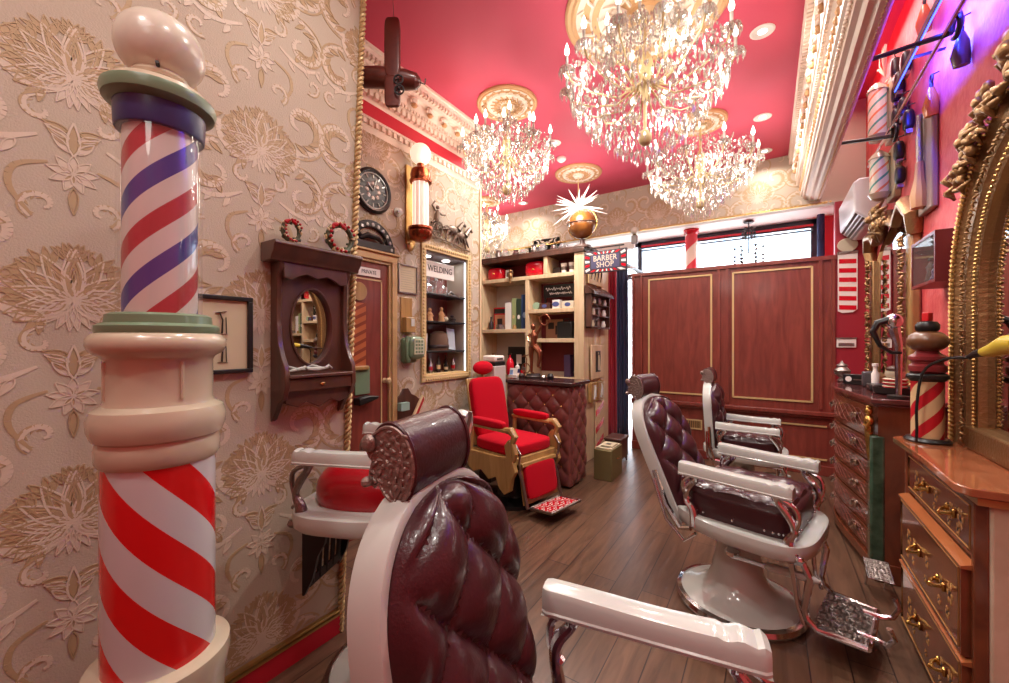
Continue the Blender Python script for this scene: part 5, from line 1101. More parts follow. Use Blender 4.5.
# arched mirror over the commode
t = rw('arched_gold_mirror', 'large arched gold mirror standing on the near commode, with rope and flower frame', 'mirror', 2.05, .9005)
SP, AA, BB = .65, .69, .77
def arch(f, n=36, zb=0): return [(-AA + f, zb)] + [(-(AA - f) * math.cos(PI * k / n), SP + (BB - f) * math.sin(PI * k / n)) for k in range(n + 1)] + [(AA - f, zb)]
secs = [(0, -.0), (0, -.05), (.012, -.075), (.03, -.078), (.05, -.06), (.09, -.055), (.12, -.07), (.145, -.068), (.165, -.05), (.19, -.045), (.2, -.01)]
mb = MB(); vs = []; k = len(arch(0))
for f, y in secs: vs += [(a, y, b) for a, b in arch(f)]
mb.add(vs, [(q * k + i, q * k + i + 1, (q + 1) * k + i + 1, (q + 1) * k + i) for q in range(len(secs) - 1) for i in range(k - 1)])
mb.build('frame', M_goldd, t)
MB().box(-AA, AA, -.07, 0, 0, .1).build('bottom_rail', M_goldd, t, bevel=.01)
def dense(f, step, zb=.02):
    P_ = arch(f); out = []; 
    for i in range(len(P_) - 1):
        L = math.hypot(P_[i + 1][0] - P_[i][0], P_[i + 1][1] - P_[i][1]); m_ = max(1, int(L / step))
        out += [(P_[i][0] + (P_[i + 1][0] - P_[i][0]) * q / m_, P_[i][1] + (P_[i + 1][1] - P_[i][1]) * q / m_) for q in range(m_)]
    return [p for p in out if p[1] > zb]
mb = MB()
for i, (x, z) in enumerate(dense(.022, .02)): mb.ell((x, -.08, z), (.018, .012, .009), 7, rot=(0, .8 if x < 0 else -.8, 0))
mb.build('rope_moulding', M_gold, t)
mb = MB(); acanthus(mb, dense(.132, .016), .014, -.072, 0, 4); mb.build('leaf_moulding', M_goldd, t, smooth=120)
mb = MB()
for (x, z) in dense(.18, .016): mb.ell((x, -.056, z), .007, 6)
mb.build('bead_moulding', M_gold, t)
MB().prism(arch(.175)[::-1], -.02, -.012, 'xz').build('mirror_pane', M_mirror, t)
mb = MB(); rnd = random.Random(3)
for k in range(80):
    a = PI * (.2 + .6 * k / 79); f = rnd.uniform(-.1, .06); x = -(AA - f) * math.cos(a); z = SP + (BB - f) * math.sin(a)
    acanthus(mb, [(x, z)], rnd.uniform(.026, .046), -.085, 0, k)
for a, r in ((.24, .06), (.3, .08), (.38, .07), (.5, .1), (.62, .07), (.7, .08), (.76, .06)): flower(mb, -(AA - .0) * math.cos(PI * a), -.1, SP + BB * math.sin(PI * a) + .03, r)
mb.build('flower_crest', M_goldd, t, smooth=120)
# baroque mirror over the serpentine chest
t = rw('baroque_gold_mirror', 'carved baroque gold mirror with scrolling crest over the tall chest', 'mirror', 4.12, 1.047)
hw = .62
MB().box(-hw + .1, hw - .1, -.02, -.012, .05, 1.0).prism([(-hw + .1, 1.0), (hw - .1, 1.0), (.3, 1.12), (0, 1.2), (-.3, 1.12)], -.02, -.012, 'xz').build('mirror_pane', M_mirror, t)
for s in (-1, 1):
    mb = MB(); mb.box(s * (hw - .06) - .06, s * (hw - .06) + .06, -.05, 0, 0, 1.02); mb.build('side_rail', M_oak if s > 0 else M_goldd, t, bevel=.012)
    mb = MB(); acanthus(mb, [(s * (hw - .1) + .02 * math.sin(i * 1.7), .04 + i * .03) for i in range(33)], .032, -.06, 0, 9 + s)
    for i in range(7): flower(mb, s * (hw - .09), -.075, .08 + i * .15, .035)
    mb.build('carved_foliage', M_goldd, t, smooth=120)
    mb = MB(); mb.tube([(s * hw, -.03, 1.0), (s * (hw + .02), -.04, 1.12), (s * (hw - .08), -.05, 1.22), (s * (hw - .22), -.05, 1.2), (s * (hw - .3), -.05, 1.14), (s * .2, -.05, 1.18), (s * .1, -.06, 1.26)], [.04, .05, .055, .04, .04, .045, .05], 10, flat=.8); mb.build('scroll_pediment', M_goldd, t)
MB().box(-hw, hw, -.06, 0, 0, .06).build('bottom_rail', M_goldd, t, bevel=.012)
mb = MB()
for k in range(30): a = k * 2.4; acanthus(mb, [(.03 * math.sqrt(k) * math.cos(a), 1.24 + .022 * math.sqrt(k) * math.sin(a))], .05, -.08, 0, k)
flower(mb, 0, -.12, 1.26, .1); flower(mb, -.14, -.09, 1.22, .06); flower(mb, .14, -.09, 1.22, .06); mb.build('crest', M_goldd, t, smooth=120)
# shadow box
t = rw('shadow_box', 'dark red framed shadow box with small figures inside', 'shadow box', 2.945, 1.66)
mb = MB(); mb.box(-.19, .19, -.125, 0, 0, .016).box(-.19, .19, -.125, 0, .234, .25).box(-.19, -.174, -.125, 0, .016, .234).box(.174, .19, -.125, 0, .016, .234).box(-.174, .174, -.01, 0, .016, .234, 1)
mb.build('case', [mat('wine_red_case', S(118, 40, 40), .4), mat('case_backing', S(120, 96, 80), .6)], t)
for k, (x, h, m_) in enumerate(((-.12, .14, M_dark), (-.04, .1, M_navy), (.05, .17, M_goldp), (.12, .13, M_creamen))): MB().lathe([(.03, .017), (.032, .03), (.02, h * .6), (.024, h * .8), (.01, h)], 12, c=(x, -.06, 0)).ell((x, -.06, h + .01), .018, 8).build('small_figure', m_, t)
MB().box(-.174, .174, -.122, -.12, .016, .234).build('glass', M_glass, t)
# framed tool
t = rw('framed_wooden_tool', 'tall narrow frame holding an old metal and wooden tool', 'framed tool', 3.32, 2.13)
mb = MB(); mb.box(-.12, .12, -.03, 0, 0, .6); mb.build('board', mat('grey_brown_board', S(150, 128, 116), .5), t, bevel=.008)
MB().tube([(0, -.05, .3), (0, -.05, .58)], .014, 8).tube([(-.03, -.05, .34), (-.04, -.05, .46)], .01, 6).build('blade', M_oldchrome, t)
MB().tube([(0, -.05, .03), (0, -.05, .1), (0, -.05, .2), (0, -.05, .3)], [.04, .045, .025, .018], 10).build('handle', mat('tan_handle', S(190, 140, 90), .35), t)
# pole sign and thermostat on the pier
t = thing('pole_cutout_sign', 'flat barber pole sign with red and white bands on the red pier', 'sign', (.66, YB - .002, 1.66))
mb = MB(); mb.prism([(-.075, .58), (.075, .58), (.075, .03), (.04, .0), (-.04, -.005), (-.075, .015)], -.012, 0, 'xz')
for k in range(6): mb.prism([(-.066, .49 - k * .092), (.066, .48 - k * .092), (.066, .525 - k * .092), (-.066, .535 - k * .092)], -.014, -.012, 'xz', 1)
mb.build('striped_body', [M_white, M_redg], t); MB().box(-.08, .08, -.02, 0, .58, .61).build('collar', M_oldchrome, t, bevel=.004); MB().prism(circ(.08, 28, (0, .67), 1, .85), -.014, 0, 'xz').build('ball', M_creamen, t, bevel=.003)
t = thing('thermostat', 'small silver and white control panel under the pole sign', 'thermostat', (.65, YB - .002, 1.31)); MB().box(-.075, .075, -.015, 0, 0, .1).build('housing', M_white, t, bevel=.004); MB().box(-.06, .06, -.017, -.015, .012, .045).box(-.08, .08, -.02, 0, .085, .1).build('display', M_oldchrome, t)
# air conditioner
t = rw('air_conditioner', 'white wall air conditioner with dark louvres high in the far right corner', 'air conditioner', 4.76, 2.36)
MB().prism([(0, 0), (-.1, 0), (-.2, .09), (-.21, .33), (-.17, .36), (0, .36)], -.4, .4, 'yz').build('body', mat('white_plastic', S(228, 228, 232), .3, coat=.2), t, bevel=.012)
for k in range(4): MB().cbox((0, -.118 - .022 * k, .012 + .0205 * k), (.74, .02, .006), (R(-20), 0, 0)).build('louvre', M_black if k % 2 else mat('grey_louvre', S(140, 142, 152), .4), t)
# two barber pole wall lamps
M_tri = stripes('pastel_pole_stripes', [S(240, 232, 214), S(232, 140, 96), S(240, 232, 214), S(90, 168, 150)], 2, .3, .3, .2, [.36, .14, .36, .14])
for k, (y, z, lb) in enumerate(((4.12, 2.88, 'upper barber pole lamp with orange and green stripes beside the cornice'), (4.06, 2.42, 'lower barber pole lamp with orange and green stripes over the baroque mirror'))):
    t = rw('striped_pole_lamp', lb, 'wall lamp', y, z, 'pastel striped pole lamps on the right wall'); h = .46 if k == 0 else .38
    MB().prism([(-.09, 0), (.09, 0), (.13, .06), (.13, h - .06), (.09, h), (-.09, h), (-.13, h - .06), (-.13, .06)], -.04, 0, 'xz').build('octagonal_plate', mat('pale_olive', S(190, 184, 150), .4), t, bevel=.005)
    for nm, prof, m_ in (('pole', [(.055, .06), (.055, h - .06)], M_tri), ('lower_cap', [(.02, .01), (.045, .02), (.065, .06)], M_creamen), ('upper_cap', [(.065, h - .06), (.05, h - .03), (.02, h)], M_creamen)):
        o_ = MB().lathe(prof, 24).build(nm, m_, t); o_.location = (0, -.1, 0)
    MB().box(-.02, .02, -.1, -.03, .03, .05).box(-.02, .02, -.1, -.03, h - .05, h - .03).build('bracket', M_brass, t)
# rail, rods, blue light strip, hanging tools
t = thing('hanging_rail', 'steel rail running along the right wall under the cornice', 'rail', (.7, 1.6, 2.83)); MB().tube([(0, 0, 0), (0, 2.85, 0)], .011, 8).build('bar', M_chrome, t)
for k, (p, q) in enumerate((((.455, 3.0, 2.95), (.72, 2.72, 2.82)), ((.455, 4.05, 2.92), (.72, 3.78, 2.79)))):
    t = thing('iron_bracket_rod', ['dark iron rod with a curled end nearer the camera, from cornice to rail', 'dark iron rod further along, crossing the upper pole lamp'][k], 'bracket', p); d_ = Vector(q) - Vector(p)
    MB().tube([(0, 0, 0), tuple(d_)], .013, 8).build('rod', M_iron, t)
    MB().tube([(d_.x + .0, d_.y - .05 + .05 * math.cos(a), d_.z + .05 * math.sin(a)) for a in [2 * PI * i / 20 for i in range(18)]], .011, 8).build('curl', M_iron, t)
t = thing('blue_light_strip', 'glowing blue light strip fixed behind the steel rail', 'light strip', (.664, 1.7, 2.93)); MB().box(-.012, -.004, 0, 1.7, -.012, .02).build('strip', M_blue, t); MB().box(-.016, -.012, 0, 1.7, -.014, .024).box(-.014, .136, .2, .22, .02, .026).box(-.014, .136, 1.4, 1.42, .02, .026).build('mount', M_iron, t)
cl = [(911.8, 61, 1), (903.7, 83, 1), (892.5, 93.4, 1), (883.4, 108, .9), (894, 112.7, .9), (914, 119, .9), (905, 128.8, 1), (896, 154.5, 1), (887, 174, .8)]
cl_lab = ['highest dark hair clipper hung on the red wall above the rail', 'dark hair clipper just below the highest one', 'dark hair clipper left of the rail near the upper pole lamp', 'dark hair clipper hanging right beside the upper pole lamp', 'dark hair clipper between the rail and the upper pole lamp', 'dark hair clipper under the orange wooden handled tool', 'dark hair clipper below the rail, left of the orange tool', 'dark hair clipper hanging beside the second iron rod', 'lowest dark hair clipper, beside the lower pole lamp']
def PX(px, py, x, F_=399):
    A_ = R(33.44); u = (px - 504.5) / F_; v = (341.5 - py) / F_; dx = -math.sin(A_) + u * math.cos(A_); dy = math.cos(A_) + u * math.sin(A_); tt = x / dx
    return (tt * dy, 1.37 + tt * v)
CLP = [(3.70, 3.24, 1), (3.87, 3.20, 1), (3.96, 3.36, .9), (3.94, 3.16, .8), (3.93, 2.98, .9), (3.64, 2.83, .9), (3.76, 2.97, .9), (3.87, 2.72, .9), (3.84, 2.54, .8)]
for k, (y, z, s_) in enumerate(CLP):
    t = rw('hair_clipper', cl_lab[k], 'hair clipper', y, z - .08, 'dark hair clippers hung along the right wall')
    MB().ell((0, -.03, .07), (.035 * s_, .028, .075 * s_), 16, e=.6).build('body', M_black, t); MB().box(-.025 * s_, .025 * s_, -.045, -.015, -.02, .006).build('blade', M_oldchrome, t); MB().tube([(0, -.03, .14), (0, -.035, .165), (0, -.0, .175)], .004, 6).build('hook', M_iron, t)
for k, (y, z, m_, lb) in enumerate(((3.2, 2.7, mat('orange_wood', S(206, 120, 44), .25, coat=.5), 'orange wooden handled clipper hanging in front of the framed tool'), (3.32, 3.25, mat('orange_wood', S(206, 120, 44), .25), 'orange wooden handled tool at the top right above the iron rod'), (2.78, 2.74, M_walnut, 'brown wooden handled tool hanging in the blue light'))):
    t = rw('wooden_handled_tool', lb, 'hand tool', y, z - .06); t.scale = (.75, .75, .8); MB().tube([(0, -.04, 0), (0, -.045, .06), (.01, -.04, .14), (.0, -.04, .2)], [.04, .048, .034, .016], 12, flat=.6).build('handle', m_, t)
    MB().tube([(.0, -.04, .2), (.0, -.04, .23)], .012, 8).tube([(.03 * math.cos(a), -.04, .26 + .03 * math.sin(a)) for a in [2 * PI * i / 16 for i in range(16)]], .006, 6, closed=True).tube([(0, -.04, .29), (0, 0, .3)], .005, 6).build('hanging_ring', M_iron, t)
t = rw('white_star_ornament', 'pale pointed star ornament at the top right edge of the red wall', 'ornament', 2.0, 2.88); mb = MB()
for k in range(6): a = 2 * PI * k / 6; mb.tube([(0, -.02, 0), (.05 * math.cos(a), -.02, .05 * math.sin(a))], [.014, .003], 6)
mb.build('star', M_enamel, t)
t = rw('dried_grass_bunch', 'bunch of pale dried grass tied above the upper pole lamp', 'dried grass', 4.2, 3.42); mb = MB(); rnd = random.Random(5)
for k in range(14): a = rnd.uniform(-.9, .9); mb.tube([(0, -.04, 0), (.12 * math.sin(a) + .02, -.05 - .02 * rnd.random(), .1), (.22 * math.sin(a), -.06, .2 * math.cos(a) + .02)], [.006, .005, .002], 5)
mb.tube([(0, -.04, -.05), (0, 0, .0)], .008, 6); mb.build('stalks', mat('straw', S(206, 190, 160), .6), t)
# small striped pole on the commode
t = thing('small_barber_pole', 'small barber pole with wooden ball top standing on the marquetry commode', 'barber pole', (.625, 2.66, .9005), R(40)); t.scale = (.93, .93, .96)
MB().lathe([(.085, 0), (.088, .008), (.078, .02), (.07, .022)], 28).build('base', M_black, t); MB().lathe([(.06, .02), (.061, .3)], 32).build('striped_column', stripes('cream_red_stripes', [S(196, 24, 40), S(222, 188, 142)], 3, .42, .4, .1, [.46, .54]), t)
MB().lathe([(.062, .295), (.078, .31), (.078, .325), (.064, .335)], 28).build('dark_ring', M_black, t)
MB().lathe([(.06, .335), (.07, .345), (.07, .37), (.058, .38), (.058, .39), (.072, .4), (.072, .415), (.05, .43), (.04, .445)], 28).build('red_collar', mat('dull_red_lacquer', S(130, 40, 44), .3, coat=.4), t)
MB().ell((0, 0, .49), (.078, .078, .055), 28).build('wooden_ball', wood('ball_wood', S(104, 64, 38), S(132, 86, 52), .35, .4), t)
MB().lathe([(.04, .54), (.045, .55), (.045, .57), (.035, .585), (0, .59)], 20).build('black_cap', M_black, t)
MB().box(-.015, .015, -.015, .015, .588, .63).build('red_button', mat('red_cap', S(214, 20, 30), .4), t, bevel=.003)
t = thing('chrome_hand_dryer', 'chrome and black curved dryer leaning behind the small barber pole', 'hair dryer', (.6, 3.13, 1.0465)); 
MB().ell((0, 0, .44), (.04, .04, .045), 20).tube([(0, 0, .4), (.02, 0, .3), (.02, 0, .02)], [.03, .018, .014], 10).build('chrome_body', M_chrome, t)
MB().tube([(-.02, -.01, .45), (-.07, -.01, .43), (-.09, -.01, .38), (-.06, -.01, .3), (-.01, -.01, .26), (.03, -.01, .26)], [.02, .02, .016, .012, .01, .01], 8).build('black_hose', M_black, t); MB().lathe([(.05, 0), (.05, .015), (.02, .02)], 20, c=(.02, 0, 0)).build('foot', M_iron, t)
# yellow clipper hung on the mirror frame
t = thing('yellow_hair_clipper', 'yellow handled clipper with a black cord hanging off the arched mirror frame', 'hair clipper', (.69, 2.28, 1.33))
MB().tube([(.0, .0, 0), (-.01, -.1, .008), (-.02, -.24, .03), (-.02, -.33, .035)], [.018, .024, .032, .03], 14).build('handle', mat('yellow_plastic', S(214, 186, 60), .35), t)
MB().tube([(0, .14, -.025), (0, .08, -.01), (0, .0, 0)], [.01, .014, .018], 10).build('black_sleeve', M_black, t)
MB().stube([(0, .14, -.025), (-.05, .24, -.04), (-.1, .29, -.1), (-.12, .29, -.25), (-.12, .29, -.36), (-.12, .3, -.424)], .006, 6).build('cord', M_black, t)
# things on the serpentine chest
Z1 = 1.0465
def ch(name, label, cat, x, y, rz=0, group=None): return thing(name, label, cat, (x, y, Z1), rz, group)
t = ch('black_product_box', 'black box with a white round mark at the left end of the tall chest', 'box', .56, 3.98, R(-30)); MB().box(-.07, .07, -.04, .04, 0, .075).build('box', M_black, t, bevel=.003); MB().prism(circ(.02, 16, (-.035, .04)), -.042, -.04, 'xz').build('round_mark', M_white, t); MB().box(-.005, .06, -.042, -.04, .034, .042).build('printed_line', M_oldchrome, t)
t = ch('grey_clipper', 'upright grey clipper beside the black product box', 'hair clipper', .6, 3.82); MB().box(-.035, .035, -.025, .025, 0, .11).build('body', mat('gunmetal', S(88, 84, 88), .35, metal=.4), t, bevel=.012, seg=3)
t = ch('white_spray_bottle', 'slim white spray bottle standing on the tall chest', 'bottle', .62, 3.72); MB().lathe([(.02, 0), (.022, .1), (.012, .12), (.012, .15), (.018, .152), (.018, .17), (0, .172)], 16).build('bottle', M_white, t)
t = ch('flat_black_case', 'flat black case lying on the tall chest, left of the round tray', 'case', .62, 3.58); MB().box(-.06, .06, -.08, .08, 0, .04).build('body', M_black, t, bevel=.008); MB().box(-.062, -.06, -.03, .03, .014, .028).build('printed_line', M_oldchrome, t)
t = ch('dark_round_tray', 'shallow dark tray with grey rim on the tall chest', 'tray', .65, 3.36); MB().lathe([(.09, 0), (.1, .01), (.105, .045), (.098, .045), (.092, .015), (0, .012)], 28).build('tray', M_iron, t)
t = ch('red_brush', 'red brush with pale bristles lying on the flat case', 'brush', .68, 3.52); t.location.z += .041; MB().ell((0, 0, .015), (.04, .07, .015), 16).build('back', M_redg, t); MB().tube([(0, -.05, .03), (-.02, .02, .06), (-.04, .12, .04)], .006, 6).build('wire_handle', M_brass, t)
for k in range(4):
    t = ch('striped_dish', ['bottom red and cream dish of the small stack in the tray', 'second red and cream dish from the bottom of the small stack', 'third red and cream dish of the small stack', 'top dish of the red and cream stack'][k], 'dish', .65, 3.36, 0, 'stacked red and cream dishes'); t.location.z += .0125 + .022 * k; MB().lathe([(.05, 0), (.058, .01), (.058, .014), (.05, .02), (0, .02)], 24, mis=[0, 0, 1, 1]).build('dish', [M_redg, M_creamen], t)
t = ch('lidded_wooden_jar', 'cream jar with dark wooden lid on top of the dish stack', 'jar', .65, 3.36); t.location.z += .1015; MB().lathe([(.04, 0), (.048, .02), (.045, .04)], 20).build('jar', M_creamen, t); MB().ell((0, 0, .052), (.042, .042, .022), 20).build('wooden_lid', M_walnut, t)
t = thing('silver_urn', 'small silver urn at the far left end of the tall chest', 'urn', (.5, 4.2, Z1)); MB().lathe([(.03, 0), (.035, .01), (.015, .03), (.05, .06), (.055, .09), (.03, .12), (.04, .13), (.012, .15), (0, .17)], 20).build('body', M_oldchrome, t)
# openwork footplate standing between the two chests
t = thing('cast_footplate', 'ornate cast metal footplate leaning between the tall chest and the commode', 'footplate', (.5, 3.03, 0), R(0))
K = Matrix.Translation((0, -.11, .13)) @ Matrix.Rotation(R(-68), 4, 'X') @ Matrix.Scale(.5, 4) @ Matrix.Translation((0, 0, -.2)); mb = MB(K); mb.box(-.1, .1, -.004, .004, .06, .34)
for i in range(6):
    for j in range(9): x = -.08 + i * .032; z = .08 + j * .03; a = (i * 3 + j * 5) % 7; mb.tube([(x - .013 * math.cos(a), -.005, z - .013 * math.sin(a)), (x, -.009, z), (x + .013 * math.cos(a + 1), -.005, z + .013 * math.sin(a + 1))], .004, 5)
mb.build('plate', M_oldchrome, t); MB(K).tube([(-.1, 0, .06), (-.1, 0, .34), (.1, 0, .34), (.1, 0, .06)], .008, 6, closed=True).build('rim', M_chrome, t)
MB().tube([(-.04, -.03, 0), (-.04, -.06, .1)], .006, 6).tube([(.04, -.03, 0), (.04, -.06, .1)], .006, 6).build('prop', M_chrome, t)

# ------------------------------------------------------------------ ceiling fixtures
def medallion(x, y, r, label, gold):
    t = thing('ceiling_rose', label, 'ceiling rose', (x, y, ZC), 0, 'ornate plaster ceiling roses')
    MB().lathe([(r, 0), (r, -.012), (r * .97, -.022), (r * .93, -.018), (r * .9, -.026), (r * .86, -.018)], 48).build('outer_ring', M_pgold, t)
    MB().lathe([(r * .88, -.002), (r * .86, -.02), (r * .7, -.016), (r * .66, -.026)], 48).build('band', M_plast, t)
    MB().lathe([(r * .66, -.004), (r * .66, -.03), (r * .6, -.034), (r * .56, -.02), (r * .2, -.03), (r * .18, -.05), (0, -.055)], 48).build('centre', M_pgold if gold else M_plast, t)
    mb = MB(); n = 18
    for k in range(n):
        a = 2 * PI * k / n
        mb.tube([(r * .68 * math.cos(a), r * .68 * math.sin(a), -.02), (r * .77 * math.cos(a + .1), r * .77 * math.sin(a + .1), -.032), (r * .84 * math.cos(a + .2), r * .84 * math.sin(a + .2), -.02), (r * .78 * math.cos(a + .26), r * .78 * math.sin(a + .26), -.022)], r * .02, 5)
        mb.ell((r * .4 * math.cos(a), r * .4 * math.sin(a), -.03), (r * .05, r * .05, .014), 8)
        mb.tube([(r * .25 * math.cos(a), r * .25 * math.sin(a), -.03), (r * .45 * math.cos(a + .2), r * .45 * math.sin(a + .2), -.04), (r * .55 * math.cos(a), r * .55 * math.sin(a), -.025)], r * .02, 5)
    mb.build('scroll_relief', M_plast if gold else M_pgold, t)
medallion(CH_BIG[0], CH_BIG[1], .47, 'large gilded ceiling rose over the biggest chandelier', True)
medallion(CH_LEFT[0], CH_LEFT[1], .25, 'cream and gold ceiling rose over the left chandelier', False)
medallion(STAR[0], STAR[1], .27, 'small cream ceiling rose above the starburst light', False)
medallion(CH_FAR[0], CH_FAR[1], .22, 'ceiling rose above the far low chandelier, mostly hidden by crystals', False)
medallion(CH_ALCOVE[0], CH_ALCOVE[1], .2, 'ceiling rose in the left alcove corner', False)
def gemmesh(): return None
_g = MB().gem((0, 0, -.5), .28, 1.0); _gd = _g.build('crystal_seed', M_cry, None, smooth=0); GEM = _gd.data; bpy.data.objects.remove(_gd)
def chandelier(name, label, x, y, zr, r, n, drop, dens, inner=True, basket=1.0, seed=1):
    """zr: height of the candle ring; r: its radius; drop: depth of the crystals under it"""
    t = thing(name, label, 'chandelier', (x, y, zr), 0, 'crystal chandeliers hanging from the red ceiling'); rnd = random.Random(seed)
    top = ZC - .03 - zr
    MB().tube([(0, 0, top), (0, 0, -drop * .75)], .01, 8).lathe([(.02, top - .01), (.05, top - .02), (.05, top)], 20).lathe([(.012, .1), (.035, .06), (.05, -.0), (.03, -.06), (.045, -.1), (.02, -.16), (.015, -.2)], 20).ell((0, 0, -drop * .75), (.04, .04, .05), 14).build('stem', M_goldp, t)
    def gem(mb, px, py, pz, s, h): mb.gem((px, py, pz - h / 2), s, h, 0, rnd.uniform(0, 1.5))
    rest = MB(); pend = []
    def hang(px, py, pz, s, h): pend.append((px, py, pz, s, h))
    rings = [(r, 0, n)] + ([(r * .52, .16, max(4, n // 2))] if inner else [])
    for (rr, dz, nn) in rings:
        for k in range(nn):
            a = 2 * PI * k / nn + .2 + dz; ca, sa = math.cos(a), math.sin(a)
            arm = MB().tube([(.03 * ca, .03 * sa, -.1), (rr * .35 * ca, rr * .35 * sa, -.19 + dz * .5), (rr * .7 * ca, rr * .7 * sa, -.16 + dz), (rr * .95 * ca, rr * .95 * sa, -.1 + dz), (rr * ca, rr * sa, -.05 + dz)], [.007, .005, .0045, .0045, .006], 6).build('arm', M_goldp, t)
            MB().lathe([(.012, -.055), (.04, -.04), (.045, -.03), (.012, -.035)], 14, c=(rr * ca, rr * sa, dz)).build('drip_pan', M_cry, arm)
            MB().lathe([(.008, -.04), (.009, .045), (.004, .047)], 8, c=(rr * ca, rr * sa, dz)).build('candle', M_enamel, arm)
            MB().lathe([(.005, .045), (.014, .062), (.015, .075), (.008, .1), (.001, .122)], 10, c=(rr * ca, rr * sa, dz)).build('bulb', M_pearl, arm)
            for q in range(9): b_ = 2 * PI * q / 9; hang(rr * ca + .045 * math.cos(b_), rr * sa + .045 * math.sin(b_), dz - .03, .008, .055)
            # swag to the next arm
            a2 = a + 2 * PI / nn; sw = MB()
            for q in range(17):
                f = q / 16; aa = a + (a2 - a) * f; R_ = rr * (1 - .1 * math.sin(PI * f)); gem(sw, R_ * math.cos(aa), R_ * math.sin(aa), dz - .03 - .11 * math.sin(PI * f), .009, .022)
            for q in range(17):                                  # strand to the crown
                f = q / 16; R_ = rr + (.07 - rr) * f; gem(sw, R_ * ca, R_ * sa, dz - .0 + (top * .72 - dz) * f - .07 * math.sin(PI * f), .009, .022)
            for f in (.25, .5, .75):
                aa = a + (a2 - a) * f; R_ = rr * (1 - .1 * math.sin(PI * f)); hang(R_ * math.cos(aa), R_ * math.sin(aa), dz - .05 - .11 * math.sin(PI * f), .011, .08)
            sw.build('crystal_garland', M_cry, t, smooth=0)
    # tiers of pendants below
    tiers = 8
    for q in range(tiers):
        f = q / (tiers - 1); R_ = r * (.93 - .75 * f ** (1.5 * basket)); zz = -.1 - (drop - .16) * f; m_ = max(8, int(dens * R_ / r))
        for k in range(m_):
            a = 2 * PI * k / m_ + q; hang(R_ * math.cos(a) * rnd.uniform(.94, 1.04), R_ * math.sin(a) * rnd.uniform(.94, 1.04), zz + rnd.uniform(-.015, .015), .008, rnd.uniform(.04, .08))
    for k in range(int(dens * 7)):                              # strings filling the inside
        a = rnd.uniform(0, 2 * PI); f = rnd.random(); R_ = r * rnd.uniform(.15, .95) ** .7; zz = rnd.uniform(-drop * .6 * (1.15 - R_ / r), .16 * (1.1 - R_ / r) + .05)
        gem(rest, R_ * math.cos(a), R_ * math.sin(a), zz, rnd.uniform(.006, .011), rnd.uniform(.018, .045))
    A_ = R(33.44)
    pend.sort(key=lambda p: (p[0] * -math.sin(A_) + p[1] * math.cos(A_)))    # those on the room side first
    for (px, py, pz, s, h) in pend[:96]:
        o = bpy.data.objects.new('crystal_pendant', GEM); col.objects.link(o); o.parent = t; o.location = (px, py, pz); o.scale = (s / .28, s / .28, h); o.rotation_euler = (0, 0, rnd.uniform(0, 1.5))
    for (px, py, pz, s, h) in pend[96:]: gem(rest, px, py, pz, s, h)
    o = rest.build('crystal_mass', M_cry, t, smooth=0); o['kind'] = 'stuff'
    return t
chandelier('crystal_chandelier', 'largest crystal chandelier with candle bulbs, hanging nearest the camera', CH_BIG[0], CH_BIG[1], 3.0, .47, 14, .56, 110, seed=2)
chandelier('crystal_chandelier', 'left crystal chandelier in front of the left cornice', CH_LEFT[0], CH_LEFT[1], 2.98, .37, 10, .46, 90, seed=3)
chandelier('crystal_chandelier', 'lowest far crystal chandelier with a dense basket of pendants over the panel', CH_FAR[0], CH_FAR[1], 2.99, .45, 10, .5, 120, False, .75, seed=4)
chandelier('crystal_chandelier', 'half-hidden crystal chandelier glowing in the left alcove corner', CH_ALCOVE[0], CH_ALCOVE[1], 3.0, .3, 8, .45, 60, seed=5)
# starburst light
t = thing('starburst_light', 'spiky white starburst ceiling light behind the brown globe', 'ceiling light', (STAR[0], STAR[1], 2.96)); rnd = random.Random(8)
MB().tube([(0, 0, .34), (0, 0, .02)], .006, 6).build('stem', M_goldp, t)
mb = MB()
for k in range(44):
    th = rnd.uniform(0, 2 * PI); ph = rnd.uniform(-.5, 1.2); L = rnd.uniform(.2, .36); d_ = Vector((math.cos(th) * math.cos(ph), math.sin(th) * math.cos(ph), math.sin(ph) - .15)); mb.tube([tuple(d_ * .02), tuple(d_ * L * .5), tuple(d_ * L)], [.006, .009, .001], 5)
mb.build('glass_spikes', mat('lit_glass_spike', (1, .95, .9, 1), .3, emit=(1, .9, .82, 1), es=.9), t)
# downlights and detector
dl = ['downlight nearest the camera right of the big chandelier', 'downlight right of the far chandelier, middle of the row', 'furthest downlight of the right row near the wallpapered band', 'downlight in the far left corner above the shelf unit', 'small downlight between the two rear ceiling roses']
for k, (x, y) in enumerate(((-.03, 3.03), (-.04, 4.19), (-.03, 4.95), (-2.92, 4.91), (-1.78, 3.59))):
    t = thing('ceiling_downlight', dl[k], 'downlight', (x, y, ZC)); MB().lathe([(.065, 0), (.07, -.004), (.06, -.008), (.05, -.004)], 28).build('trim_ring', M_white, t); MB().lathe([(.052, -.003), (.0, -.005)], 28).build('lens', M_led, t)
t = thing('smoke_detector', 'small round smoke detector on the red ceiling', 'smoke detector', (-1.86, 3.93, ZC)); MB().lathe([(.05, 0), (.05, -.02), (.035, -.035), (.02, -.045), (0, -.047)], 24).build('housing', M_white, t)
# airplane
t = thing('model_airplane', 'dark red wooden model airplane hanging beside the rope-trimmed wall edge', 'model airplane', (-1.72, 1.50, 2.83), R(33))
M_pl_w = wood('plane_wood', S(84, 34, 26), S(112, 48, 36), .4, .2, (3, 3, 3)); 
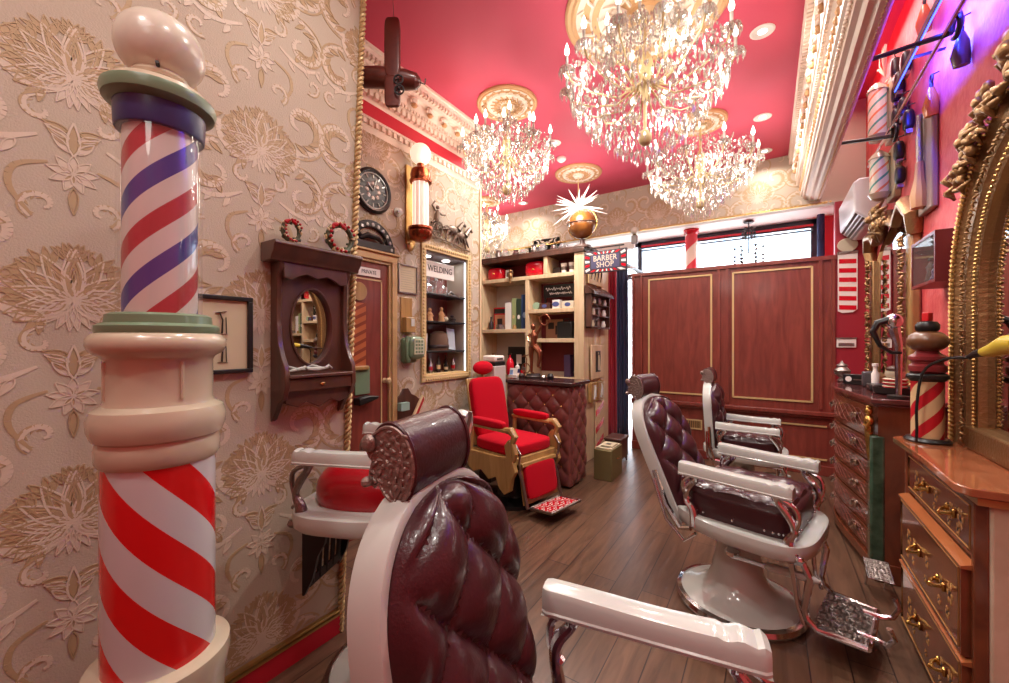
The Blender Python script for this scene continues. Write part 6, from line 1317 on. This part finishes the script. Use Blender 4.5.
# the aeroplane hangs banked, one wing up
tw = Matrix.Rotation(R(0), 4, 'X')
MB(tw).ell((.0, -.03, .14), (.043, .014, .16), 20, e=.35).build('upper_wing', M_pl_w, t); MB(tw).ell((.0, -.03, -.1), (.042, .014, .085), 20, e=.35).build('lower_wing', M_pl_w, t)
MB(tw).tube([(-.2, .02, .01), (-.1, .02, .01), (.06, .02, -.005), (.12, .02, -.015), (.14, .02, -.02)], [.055, .06, .056, .045, .02], 12, flat=.9).build('fuselage', M_pl_w, t)
MB(tw).tube([(.14, .02, -.02), (.165, .02, -.03), (.17, .02, .0)], .004, 6).build('propeller_hook', M_iron, t)
for (dx, dz) in ((.04, -.055), (.045, -.11)):
    mb = MB(); mb.tube([(dx + .024 * math.cos(a), -.06, dz + .024 * math.sin(a)) for a in [2 * PI * i / 20 for i in range(20)]], .005, 6, closed=True)
    for i in range(3): a = PI * i / 3; mb.tube([(dx - .023 * math.cos(a), -.06, dz - .023 * math.sin(a)), (dx + .023 * math.cos(a), -.06, dz + .023 * math.sin(a))], .002, 4)
    mb.tube([(dx, -.06, dz), (dx * .5, .0, dz * .4)], .004, 5); mb.build('wheel', M_iron, t)
MB().tube([(0, 0, .26), (-.01, 0, .5195)], .0015, 5).build('wire', M_oldchrome, t)
# striped column and small chandelier in the display window
t = thing('striped_window_column', 'red and cream striped column in the display window', 'column', (-.86, 5.85, 0)); MB().lathe([(.075, 0), (.075, 2.86)], 28).build('shaft', stripes('window_column_stripes', [S(214, 40, 54), S(238, 216, 200)], 1, .42, .4, .1), t); MB().lathe([(.075, 2.8), (.095, 2.83), (.095, 2.868)], 28).build('capital', M_redg, t)
t = thing('small_window_chandelier', 'small chandelier with black drops in the display window', 'chandelier', (-.2, 5.8, 2.46)); t.scale = (1.25, 1.25, 1); MB().tube([(0, 0, .4), (0, 0, 0)], .006, 6).lathe([(.04, .38), (.05, .395), (.0, .398)], 14).build('stem', M_iron, t)
for k in range(6):
    a = 2 * PI * k / 6; ca, sa = math.cos(a), math.sin(a); ar = MB().tube([(0, 0, .02), (.06 * ca, .06 * sa, -.03), (.12 * ca, .12 * sa, .0), (.12 * ca, .12 * sa, .05)], .005, 6).build('arm', M_cry, t); 
    for rr_, dz in ((.12, -.03), (.12, -.08), (.12, -.12), (.12, .07), (.05, .2), (.05, .25), (.05, .3)): MB().gem((rr_ * ca, rr_ * sa, dz), .016, .045).build('black_drop', M_black, t, smooth=0)
tag(MB().tube([(0, 0, 0), (0, 0, .55)], .035, 14).build('rolled_blind', mat('dark_blue_cloth', S(34, 40, 84), .8)), 'dark blue rolled cloth at the right edge of the display window', 'blind').location = (.5, 5.75, 2.26)

t = thing('floor_vent_grille', 'brass vent grille set low in the mahogany panelling behind the reclined chair', 'vent', (-.845, YB - .002, .33))
MB().box(-.2, .2, -.01, 0, 0, .015).box(-.2, .2, -.01, 0, .1, .115).box(-.2, -.185, -.01, 0, .015, .1).box(.185, .2, -.01, 0, .015, .1).build('frame', M_goldp, t)
mb = MB(); mb.box(-.185, .185, -.004, 0, .015, .1)
for k in range(18): mb.box(-.178 + k * .0205, -.168 + k * .0205, -.008, -.004, .015, .1, 1)
mb.build('grille', [M_dark, M_oak], t)
